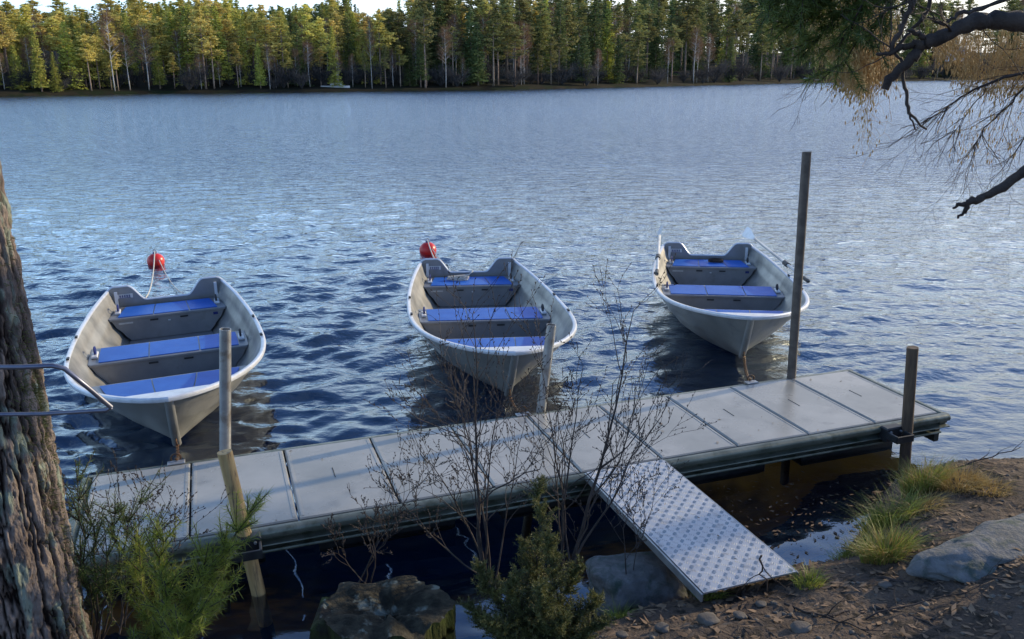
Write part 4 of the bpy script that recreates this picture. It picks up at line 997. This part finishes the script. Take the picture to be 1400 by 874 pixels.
# ------------------------------------------------------------------ overhanging trees at the right
def build_right_pine():
    y0 = 3.6; tr = Vector((3.95, 3.9, bh(3.95, 3.9) - .1)); root = empty('pine_tree', tr, label='pine at the right with dark dead limbs reaching in over the water', cat='tree')
    rr = random.Random(8)
    mb = MB(); mb.tube([(0, 0, 0), (.02, 0, 2), (-.02, .02, 4), (0, 0, 7)], [.20, .17, .15, .08], 14); mb.build('trunk', M['bark'], root, smooth=True)
    def limb(pts, rad, nm='branch', n=9, kids=0, klen=.2):
        P = []
        src = [at_y(px, py, y0 + dy) - tr for px, py, dy in pts]
        Q = []; RR = []
        for i in range(len(src) - 1):
            for k in range(4):
                t = k / 4; Q.append(src[i].lerp(src[i + 1], t) + Vector((rr.gauss(0, .004), rr.gauss(0, .004), rr.gauss(0, .005)))); RR.append((rad[i] * (1 - t) + rad[i + 1] * t) * (1 + .09 * rr.gauss(0, 1)))
        Q.append(src[-1]); RR.append(rad[-1]); m = MB(); m.tube(Q, RR, n)
        for _ in range(kids):
            i = rr.randint(2, len(Q) - 1); s = Vector((rr.uniform(-1, .2), rr.uniform(-.5, .5), rr.uniform(-.6, .8)))
            branch(m, Q[i], s, klen * rr.uniform(.5, 1.2), RR[i] * .35, 2, rr, None, .6, .02, 4, .15, (1, 3), .0012)
        o = m.build(nm, M['darktwig'], root); autosmooth(o, 50); return o
    limb([(1620, 150, .2), (1500, 60, .1), (1400, 31, 0), (1350, 28, 0), (1320, 35, 0), (1285, 52, 0), (1262, 58, 0)], [.06, .05, .036, .036, .030, .028, .026], kids=2)
    limb([(1262, 58, 0), (1248, 78, 0), (1228, 96, 0), (1210, 122, 0)], [.026, .024, .021, .016])
    limb([(1262, 58, 0), (1240, 62, .02), (1222, 70, .04), (1198, 74, .06)], [.016, .014, .010, .006], kids=4)
    limb([(1262, 52, 0), (1250, 42, -.02), (1240, 43, -.03)], [.012, .010, .004])
    limb([(1216, 73, .04), (1228, 45, .05), (1243, 15, .06), (1255, -15, .07)], [.008, .011, .012, .013], kids=3)
    limb([(1225, 68, .05), (1245, 45, .1), (1265, 20, .12), (1278, -12, .14)], [.006, .008, .009, .010], kids=4)
    limb([(1222, 72, .04), (1232, 85, .03), (1235, 110, .02), (1240, 140, .01), (1244, 155, 0), (1267, 177, 0)], [.006, .007, .007, .008, .006, .004], n=7)
    limb([(1243, 153, .01), (1253, 178, .01)], [.005, .003], n=6)
    limb([(1270, 22, .1), (1290, 35, .1), (1310, 20, .1), (1340, 12, .1), (1400, -10, .1)], [.004, .007, .008, .009, .01], kids=5)
    limb([(1620, 110, .1), (1500, 175, .1), (1400, 234, 0), (1368, 258, 0), (1338, 272, 0), (1322, 277, 0)], [.04, .032, .024, .019, .016, .014])
    limb([(1324, 276, 0), (1312, 280, 0), (1303, 285, 0)], [.011, .009, .004]); limb([(1326, 277, 0), (1318, 290, 0), (1310, 299, 0)], [.012, .009, .005])
    # live needled limbs, further out
    V = []; Fc = []; mb = MB(); yy = 4.3
    for (a, b_, n) in (((1420, -60), (1050, 5), 60), ((1300, -50), (1075, 40), 52), ((1300, -40), (1095, 80), 42), ((1330, -60), (1150, 92), 34), ((1250, -60), (1110, 25), 50), ((1250, -50), (1150, 55), 30), ((1200, -50), (1060, -5), 60)):
        dy = rr.uniform(-.3, .4); A = at_y(*a, yy + dy) - tr; B = at_y(*b_, yy + dy + .1) - tr
        pts = [A.lerp(B, t) + Vector((0, rr.gauss(0, .02), .12 * math.sin(t * PI) + rr.gauss(0, .01))) for t in np.linspace(0, 1, 9)]; mb.tube(pts, [.014 - .011 * i / 8 for i in range(9)], 6)
        for i in range(2, 9):
            for _ in range(n // 5):
                d = (pts[i] - pts[i - 1]).normalized(); s = Vector((rr.uniform(-1, 1), rr.uniform(-1, 1), rr.uniform(-.5, .6))); e = (d * .8 + s).normalized(); l = rr.uniform(.08, .24); p0 = pts[i - 1].lerp(pts[i], rr.random()); p1 = p0 + e * l; mb.tube([p0, p1], [.003, .0015], 4, cap=False)
                if i > 3 or rr.random() < .4:
                    for q in np.linspace(.3, 1, 5): needles(V, Fc, p0.lerp(p1, q), e, 15, .055, rr, .75, .0021)
    mb.build('twigs', M['darktwig'], root, smooth=True); npmesh('needles', V, Fc, M['needledark'], root)
build_right_pine()

def build_birch():
    tr = Vector((8.2, 7.6, bh(8.2, 7.6) - .1)); root = empty('birch_tree', tr, label='birch at the right with thin golden twigs hanging over the lake', cat='tree'); rr = random.Random(17)
    mb = MB(); mb.tube([(0, 0, 0), (-.1, 0, 2.5), (-.2, 0, 5), (-.3, 0, 8)], [.16, .13, .10, .05], 12); mb.build('trunk', M['fbirch'], root, smooth=True)
    mb = MB(); yb = 6.0
    def hang(px, py, ey, y, r=.0022):
        # one hanging twig from px,py down to about ey
        A = at_y(px, py, y) - tr; L_ = (py - ey) / -(F / y); n = max(4, int(L_ / .07)); pts = [A]; x = 0
        for i in range(n): x += rr.gauss(0, .014); pts.append(A + Vector((x, rr.gauss(0, .01), -L_ * (i + 1) / n)))
        mb.tube(pts, [r * (1 - .6 * i / n) for i in range(n + 1)], 3, cap=False)
        for p in pts[1:]:
            for _ in range(2):
                d = Vector((rr.uniform(-1, 1), rr.uniform(-1, 1), rr.uniform(-1.6, .2))).normalized(); l = rr.uniform(.03, .11); mb.tube([p, p + d * l * .5, p + d * l + Vector((0, 0, -l * .3))], [r * .6, r * .5, r * .5], 3, cap=False)
                if rr.random() < .6:
                    c_ = p + d * l; mb.tube([c_, c_ + Vector((0, 0, -.012)), c_ + Vector((0, 0, -.028))], [.001, .005, .001], 4, cap=False)
    for _ in range(300):
        px = rr.gauss(1190, 17); hang(px, rr.uniform(-30, 60), rr.uniform(70, 112) , yb + rr.uniform(-.4, .5))
    for _ in range(12):
        px = rr.gauss(1195, 9); hang(px, rr.uniform(60, 100), rr.uniform(130, 200), yb + rr.uniform(-.3, .3), .0016)
    for _ in range(200):
        px = rr.uniform(1120, 1190); hang(px, rr.uniform(-10, 70), 40 + (px - 1130) * .9 + rr.uniform(0, 30), yb + rr.uniform(-.4, .5))
    for _ in range(14): hang(rr.uniform(1300, 1420), rr.uniform(90, 150), rr.uniform(170, 215), yb + rr.uniform(-.3, .3), .0014)
    mb.build('hanging_twigs', M['birchtwig'], root)
    mb = MB()
    for _ in range(250):
        px = rr.uniform(1285, 1460); hang(px, rr.uniform(20, 70), min(112, 50 + (px - 1290) * .8 + rr.uniform(0, 30)), yb + .6 + rr.uniform(-.4, .5))
    mb.build('golden_twigs', M['birchtwig'], root)
    mb = MB()
    def lim(pts, r0, r1, kids, kl):
        src = [at_y(px, py, yb + dy) - tr for px, py, dy in pts]; Q = []
        for i in range(len(src) - 1):
            for k in range(4): Q.append(src[i].lerp(src[i + 1], k / 4) + Vector((rr.gauss(0, .006), rr.gauss(0, .006), rr.gauss(0, .006))))
        Q.append(src[-1]); m = len(Q); mb.tube(Q, [r0 + (r1 - r0) * i / (m - 1) for i in range(m)], 6)
        for _ in range(kids):
            i = rr.randint(2, m - 1); t = (Q[i] - Q[i - 1]).normalized(); s = Vector((rr.uniform(-1, .6), rr.uniform(-.5, .5), rr.uniform(-1, .4))); branch(mb, Q[i], (t * .8 + s * .7), kl * rr.uniform(.4, 1.2), .0028, 2, rr, None, .6, .06, 4, .12, (1, 3), .0011)
    lim([(1560, 60, 0), (1450, 90, 0), (1400, 98, 0), (1365, 108, 0), (1320, 130, 0), (1290, 150, 0), (1262, 168, 0)], .016, .003, 26, .30)
    lim([(1520, 60, .2), (1400, 118, .1), (1375, 150, .1), (1345, 175, .1), (1330, 205, .1)], .010, .002, 22, .28)
    lim([(1480, 80, .2), (1430, 150, .2), (1400, 190, .2), (1385, 215, .2)], .008, .002, 12, .22)
    lim([(1350, 120, 0), (1325, 155, .1), (1300, 185, .1)], .004, .0015, 10, .2)
    lim([(1500, -80, .2), (1330, -60, .1), (1230, -40, 0), (1150, -20, 0)], .03, .006, 10, .4)
    lim([(1215, -30, .1), (1195, 40, .1), (1150, 75, .1), (1115, 98, .1)], .006, .002, 26, .22)
    lim([(1215, -30, .1), (1180, 20, .1), (1140, 55, .1)], .006, .002, 16, .22)
    mb.build('branch', M['darktwig'], root, smooth=True)
build_birch()

# ------------------------------------------------------------------ far shore
FS = [(-420, 150, None), (-200, 138, None)]
FSP = [at_z(px, py, 0) for px, py in ((-100, 133.5), (0, 132), (230, 128), (460, 125.5), (700, 123), (900, 118.5), (1100, 113.5), (1250, 110.5), (1400, 108.6))]
FSP = [Vector((-190, 60, 0)), Vector((-120, 80, 0))] + FSP + [Vector((330, 330, 0)), Vector((420, 300, 0)), Vector((480, 200, 0))]
FX = np.array([p.x for p in FSP]); FY = np.array([p.y for p in FSP])
seg = np.concatenate([[0], np.cumsum(np.hypot(np.diff(FX), np.diff(FY)))])
def shore(s): return np.interp(s, seg, FX), np.interp(s, seg, FY)
def shore_n(s):
    x0, y0 = shore(s - 3); x1, y1 = shore(s + 3); tx, ty = x1 - x0, y1 - y0; l = np.hypot(tx, ty); return -ty / l, tx / l
def far_h(d, s=0): return .35 + .10 * d if d < 12 else 1.55 + .13 * (d - 12) if d < 70 else 9.1 + .05 * (d - 70)
def build_far_ground():
    rows = []
    ss = np.linspace(0, seg[-1], 160)
    for d in [-1.5, 0, .35, 1.2, 4, 12, 30, 50, 70, 110, 180]:
        row = []
        for s in ss:
            x, y = shore(s); nx, ny = shore_n(s); z = -.6 if d < 0 else (-.05 if d == 0 else (.30 + .12 * noise.noise((s * .2, 1, 1)) if d < .5 else far_h(d) + .2 * noise.noise((s * .1, d * .1, 0))))
            wob = .8 * noise.noise((s * .12, 0, 5))
            row.append(Vector((x + nx * (d + wob), y + ny * (d + wob), z)))
        rows.append(row)
    mb = MB(); mb.grid(rows, flip=True); tag(mb.build('far_shore', M['fground'], smooth=False), kind='structure')
build_far_ground()
def px_of(x, y, z):
    v = Vector((x, y, z - H)); f = Vector((0, math.cos(TH), -math.sin(TH))); u = Vector((0, math.sin(TH), math.cos(TH))); dz = v.dot(f)
    return 700 + F * v.x / dz, 437 - F * v.dot(u) / dz, dz

def leafcloud(rr, V, Fc, c, rad, n, sz, flat=.5, droop=0):
    for _ in range(n):
        p = Vector((rr.gauss(0, 1) * rad, rr.gauss(0, 1) * rad, rr.gauss(0, 1) * rad * flat)) + c
        a = rr.uniform(0, 2 * PI); e = Vector((math.cos(a), math.sin(a), rr.uniform(-.35, .35) - droop)).normalized(); s = e.cross(Vector((rr.gauss(0, 1), rr.gauss(0, 1), rr.gauss(0, .8)))).normalized(); k = len(V); l = sz * rr.uniform(.6, 1.3)
        V += [p - e * l * .5, p + s * l * .22, p + e * l * .5, p - s * l * .22 + Vector((0, 0, -.1 * l))]; Fc.append((k, k + 1, k + 2, k + 3))
def proto_mesh(name, V, Fc, m):
    o = npmesh(name, V, Fc, m); me = o.data; bpy.data.objects.remove(o); return me
def trunk_mesh(name, h, r, m, rr, lean=.02, limbs=None):
    mb = MB(); ph = rr.uniform(0, 6); mb.tube([(lean * h * math.sin(t * 2 + ph) - lean * h * math.sin(ph), .3 * lean * h * math.sin(t * 3), h * t) for t in np.linspace(0, 1, 8)], [r * (1 - .85 * t) + .01 for t in np.linspace(0, 1, 8)], 6)
    for (a, b, r_) in (limbs or []): mb.tube([a, b], [r_, r_ * .4], 4, cap=False)
    o = mb.build(name, m, smooth=True); me = o.data; bpy.data.objects.remove(o); return me
PROTO = {'pine': [], 'spruce': [], 'birch': [], 'shrub': []}
for k in range(7):      # Scots pines, 14 m
    rr = random.Random(100 + k); V = []; Fc = []; limbs = []; h = 14; c0 = rr.uniform(.34, .55) * h; Rm = rr.uniform(1.5, 2.3)
    z = c0
    while z < h:
        t = (z - c0) / (h - c0); prof = (math.sin(min(1, t * 1.25 + .18) * PI) ** .6 if t < .75 else (1 - t) / .25 * .75 + .12); 
        for _ in range(rr.choice((2, 3, 3, 4))):
            a = rr.uniform(0, 2 * PI); L_ = Rm * max(.18, prof) * rr.uniform(.5, 1.15); d = Vector((math.cos(a), math.sin(a), .18)); p = Vector((0, 0, z)); limbs.append((p, p + d * L_, .05))
            for q in (.45, .75, 1.0): leafcloud(rr, V, Fc, p + d * L_ * q + Vector((0, 0, .08)), .20 + .16 * L_ * .5, 14, .42, .38)
        z += rr.uniform(.32, .6)
    leafcloud(rr, V, Fc, Vector((0, 0, h)), .25, 25, .4, 1)
    PROTO['pine'].append((trunk_mesh('trunk', h, .17, M['ftrunk'], rr, .008, limbs), proto_mesh('crown', V, Fc, M['fpine'])))
for k in range(5):      # spruces, 14 m
    rr = random.Random(200 + k); V = []; Fc = []; h = 14; c0 = rr.uniform(.04, .22) * h; Rm = rr.uniform(1.5, 2.1); z = c0
    while z < h * 1.0:
        t = (z - c0) / (h - c0); L0 = Rm * (1 - t) ** .85 + .12
        for j in range(9 if t < .8 else 6):
            a = rr.uniform(0, 2 * PI); L_ = L0 * rr.uniform(.65, 1.15)
            for q in np.linspace(.25, 1, max(2, int(5 * (1 - t)) + 1)): leafcloud(rr, V, Fc, Vector((math.cos(a) * L_ * q, math.sin(a) * L_ * q, z - .28 * L_ * q + .12 * q * q)), .10 + .05 * L_, 4, .38, .5, .35)
        z += .36
    PROTO['spruce'].append((trunk_mesh('trunk', h, .15, M['ftrunk'], rr, .003), proto_mesh('crown', V, Fc, M['fspruce'])))
def twigcloud(rr, V, Fc, p, d, n, L_, w_=.02, up=.3):
    for _ in range(n):
        e = (d + Vector((rr.gauss(0, .45), rr.gauss(0, .45), rr.gauss(up, .45)))).normalized(); q = p + e * rr.uniform(0, L_ * .6) + Vector((rr.gauss(0, .15), rr.gauss(0, .15), rr.gauss(0, .2))); s = e.cross(Vector((rr.gauss(0, 1), rr.gauss(0, 1), rr.gauss(0, 1)))).normalized() * w_; k = len(V); l = L_ * rr.uniform(.4, 1)
        V += [q - s, q + s, q + e * l + s * .4, q + e * l - s * .4]; Fc.append((k, k + 1, k + 2, k + 3))
for k in range(5):      # bare birches, 13 m
    rr = random.Random(300 + k); V = []; Fc = []; limbs = []; h = 13; c0 = .4 * h
    for _ in range(46):
        z = rr.uniform(c0, h * .97); t = (z - c0) / (h - c0); a = rr.uniform(0, 2 * PI); L_ = (1.7 * (1 - t) ** .7 + .3) * rr.uniform(.6, 1.1); d = Vector((math.cos(a), math.sin(a), 1.0)).normalized(); p = Vector((0, 0, z)); limbs.append((p, p + d * L_, .035))
        twigcloud(rr, V, Fc, p + d * L_ * .5, d, 22, .9, .014)
        twigcloud(rr, V, Fc, p + d * L_ * .9, d, 14, .8, .012)
    PROTO['birch'].append((trunk_mesh('trunk', h, .085, M['fbirch'], rr, .022, limbs), proto_mesh('crown', V, Fc, M['fbtwig'])))
for k in range(4):      # bare shrubs, 2.5 m
    rr = random.Random(400 + k); V = []; Fc = []; limbs = []
    for _ in range(14):
        a = rr.uniform(0, 2 * PI); d = Vector((math.cos(a) * .5, math.sin(a) * .5, 1)).normalized(); L_ = rr.uniform(1.2, 2.4); limbs.append((Vector((0, 0, 0)), d * L_, .03)); twigcloud(rr, V, Fc, d * L_ * .5, d, 26, .8, .014); twigcloud(rr, V, Fc, d * L_ * .85, d, 20, .7, .012)
    PROTO['shrub'].append((trunk_mesh('stem', 1.2, .03, M['fshrub'], rr, .02, limbs), proto_mesh('crown', V, Fc, M['fshrub'])))
HREF = {'pine': 14, 'spruce': 14, 'birch': 13, 'shrub': 2.5}
NAMES = {'pine': 'pine_tree', 'spruce': 'spruce_tree', 'birch': 'birch_tree', 'shrub': 'bare_shrub'}
LAB = {'pine': ('tall pine with bare lower trunk among the sunlit trees on the left far shore', 'tall shaded pine with bare lower trunk on the middle and right far shore'),
       'spruce': ('pointed spruce among the sunlit trees on the left far shore', 'dark pointed spruce on the middle and right far shore'),
       'birch': ('leafless white-trunked birch among the trees on the left far shore', 'leafless white-trunked birch on the middle and right far shore'),
       'shrub': ('low leafless shrub under the trees on the left far shore', 'low leafless shrub under the trees on the middle and right far shore')}
def plant(kind, x, y, z, h, rz, rr, label=None, wide=1.0, group=True):
    tm, cm = rr.choice(PROTO[kind]); sc = h / HREF[kind]
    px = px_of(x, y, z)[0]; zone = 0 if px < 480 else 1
    o = bpy.data.objects.new(NAMES[kind], None); COL.objects.link(o); o.location = (x, y, z); o.rotation_euler = (0, 0, rz); o.scale = (sc * wide, sc * wide, sc); o.empty_display_size = .1
    o['label'] = label or LAB[kind][zone]; o['category'] = 'shrub' if kind == 'shrub' else 'tree'
    if label is None: o['group'] = {'pine': 'pines', 'spruce': 'spruces', 'birch': 'birches', 'shrub': 'shrubs'}[kind] + (' on the left far shore' if zone == 0 else ' on the middle and right far shore')
    for n_, me in (('stem' if kind == 'shrub' else 'trunk', tm), ('crown', cm)):
        c = bpy.data.objects.new(n_, me); COL.objects.link(c); c.parent = o
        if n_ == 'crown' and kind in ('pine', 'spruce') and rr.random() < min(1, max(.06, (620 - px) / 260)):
            c.material_slots[0].link = 'OBJECT'; c.material_slots[0].material = M['f' + kind + 'g']  # more crowns towards the left take the copy with sunlight in its colour
rrF = random.Random(77)
TOPX = [-100, 0, 40, 110, 150, 200, 240, 310, 350, 400, 430, 480, 500, 530, 570, 600, 700, 800, 900, 1000, 1200, 1450]
TOPY = [15, 14, 8, 12, 6, 0, 8, -2, 14, 12, 8, 2, 22, 16, 2, -4, -4, -10, -6, -8, -8, -10]
cnt = {'pine': 0, 'spruce': 0, 'birch': 0}
def find_s(px):     # shoreline parameter for a picture column
    ss = np.linspace(0, seg[-1], 1500); best = None
    X, Y = shore(ss); P = 700 + F * X / (Y * math.cos(TH) + H * math.sin(TH)); i = np.argmin(np.abs(P - px) + (Y < 60) * 1e5); return ss[i]
for row, (dmin, dmax, step, frac) in enumerate(((.8, 3.5, 15, .80), (4, 9, 11.5, .90), (10, 18, 10.5, .97), (20, 34, 9.5, 1.0), (38, 60, 9.5, 1.0))):
    px = -90
    while px < 1480:
        px += step * rrF.uniform(.5, 1.5); s = find_s(px); x, y = shore(s); nx, ny = shore_n(s); d = rrF.uniform(dmin, dmax); sc = max(1, y / 120)
        x, y = float(x + nx * d * sc), float(y + ny * d * sc); z = far_h(d * sc) - .1
        q = px_of(x, y, z); ty = float(np.interp(q[0], TOPX, TOPY)); hfull = (q[1] - ty) / F * q[2]
        u = rrF.random()
        if row == 0: kind = 'pine' if u < .45 else 'spruce' if u < .66 else 'birch'
        elif row < 3: kind = 'pine' if u < .55 else 'spruce' if u < .84 else 'birch'
        else: kind = 'spruce' if u < .6 else 'pine' if u < .93 else 'birch'
        if cnt[kind] >= 298: kind = 'spruce' if cnt['spruce'] < 298 else 'pine'
        cnt[kind] += 1
        h = hfull * frac * (rrF.uniform(.80, 1.04) if kind != 'birch' else rrF.uniform(.62, .9))
        if row == 0: h *= rrF.uniform(.55, 1.0)
        plant(kind, x, y, z, max(3, h), rrF.uniform(0, 6.28), rrF, wide=rrF.uniform(.95, 1.45) * max(.98, min(1.15, 11 / max(h, 1)) ** .5))
px = -60
while px < 1450:
    px += rrF.uniform(11, 26); s = find_s(px); x, y = shore(s); nx, ny = shore_n(s); d = rrF.uniform(.6, 6); z = far_h(d) - .1
    x, y = float(x + nx * d), float(y + ny * d); plant('shrub', x, y, z, rrF.uniform(1.5, 3.6) * max(1, y / 130), rrF.uniform(0, 6.28), rrF, wide=1.4)
# a few trees one can point to
def special(kind, px, topy, d, label, wide=1.0):
    s = find_s(px); x, y = shore(s); nx, ny = shore_n(s); x, y = float(x + nx * d), float(y + ny * d); z = far_h(d) - .1; q = px_of(x, y, z); h = (q[1] - topy) / F * q[2]
    plant(kind, x, y, z, h, 1.3, rrF, label=label, wide=wide)
special('birch', 160, 20, 1.0, 'pinkish bare birch glowing in the sun on the left far shore', 1.15)
special('birch', 514, 30, .8, 'tall thin white birch under the gap in the treetops', .7)
special('pine', 287, -4, 1.2, 'tall sunlit pine left of the gap of pale sky', 1.0)
special('pine', 583, -6, .9, 'sunlit pine with golden trunk in the middle of the far shore', .9)
# wood behind the last row, one mass
def back_wood():
    V = []; Fc = []; rr = random.Random(5)
    for px in np.arange(-80, 1480, 4.2):
        s = find_s(px); x, y = shore(s); nx, ny = shore_n(s); d = rr.uniform(66, 95); x, y = x + nx * d, y + ny * d; z = far_h(d); q = px_of(x, y, z); h = (q[1] - float(np.interp(q[0], TOPX, TOPY)) - rr.uniform(-2, 14)) / F * q[2]
        if h < 3: continue
        zz = 0
        while zz < h:
            t = zz / h; leafcloud(rr, V, Fc, Vector((x, y, z + zz)), (1 - t) * 1.5 + .15, int(3 + 9 * (1 - t)), .9, .3, .3); zz += h / 26
    tag(npmesh('distant_wood', V, Fc, M['fspruce']), 'dark wood far behind the trees on the far shore', 'wood', kind='stuff')
back_wood()

# small boats and houses on the far shore
def far_boat(px, py, L_, mast, label):
    p = at_z(px, py, .05); root = empty('sailing_boat' if mast else 'motor_boat', p, R(8), label=label, cat='boat')
    mb = MB(); rows = []
    for t in np.linspace(0, 1, 9):
        w_ = .9 * math.sin(min(1, (1 - t) * 1.6 + .0) * PI / 2) ** .7 * L_ / 5 if t < 1 else .02; rows.append([Vector(((t - .5) * L_, w_ * a, b)) for a, b in ((-.5, 0), (-.8, .35), (-1, .75), (1, .75), (.8, .35), (.5, 0))])
    mb.grid(rows); mb.add(rows[0], [tuple(range(6))]); mb.build('hull', M['white'], root)
    mb = MB(); mb.box((.1, 0, 1.0), (L_ * .4, .9 * L_ / 6, .5), bev=.1); mb.build('cabin', M['white'], root)
    if mast: mb = MB(); mb.tube([(.3, 0, .7), (.3, 0, 5.5)], .07, 6); mb.build('mast', M['white'], root)
far_boat(459, 124.5, 4.2, True, 'small white sailing boat moored at the far shore under the trees')
far_boat(1103, 112.5, 7.5, True, 'white boat moored at the right part of the far shore')
def far_house(px, py, y, w_, label):
    p = at_y(px, py, y); root = empty('house', (p.x, p.y, p.z), R(-20), label=label, cat='house')
    mb = MB(); mb.box((0, 0, .4), (w_, 5, 2.8)); mb.build('wall', M['white'], root); mb = MB(); mb.box((0, 0, -3.5), (w_ - .2, 4.8, 5)); mb.build('foundation', M['fground'], root)
    mb = MB(); a, b, c = w_ / 2 + .4, 3.0, 1.8; z = 1.82; mb.add([(-a, -b, z), (a, -b, z), (a, b, z), (-a, b, z), (-a, 0, z + c), (a, 0, z + c)], [(0, 1, 5, 4), (2, 3, 4, 5), (0, 4, 3), (1, 2, 5), (3, 2, 1, 0)]); mb.build('roof', M['steel'], root)
    for x in (-.25, .2): mb = MB(); mb.box((x * w_, -2.51, .4), (.9, .04, 1.1)); mb.build('window', M['black'], root)
far_house(1305, 80, 300, 5.5, 'white house partly hidden by the trees beyond the right far shore')
SC.render.engine = 'CYCLES'
print('objects', len(bpy.data.objects), cnt)
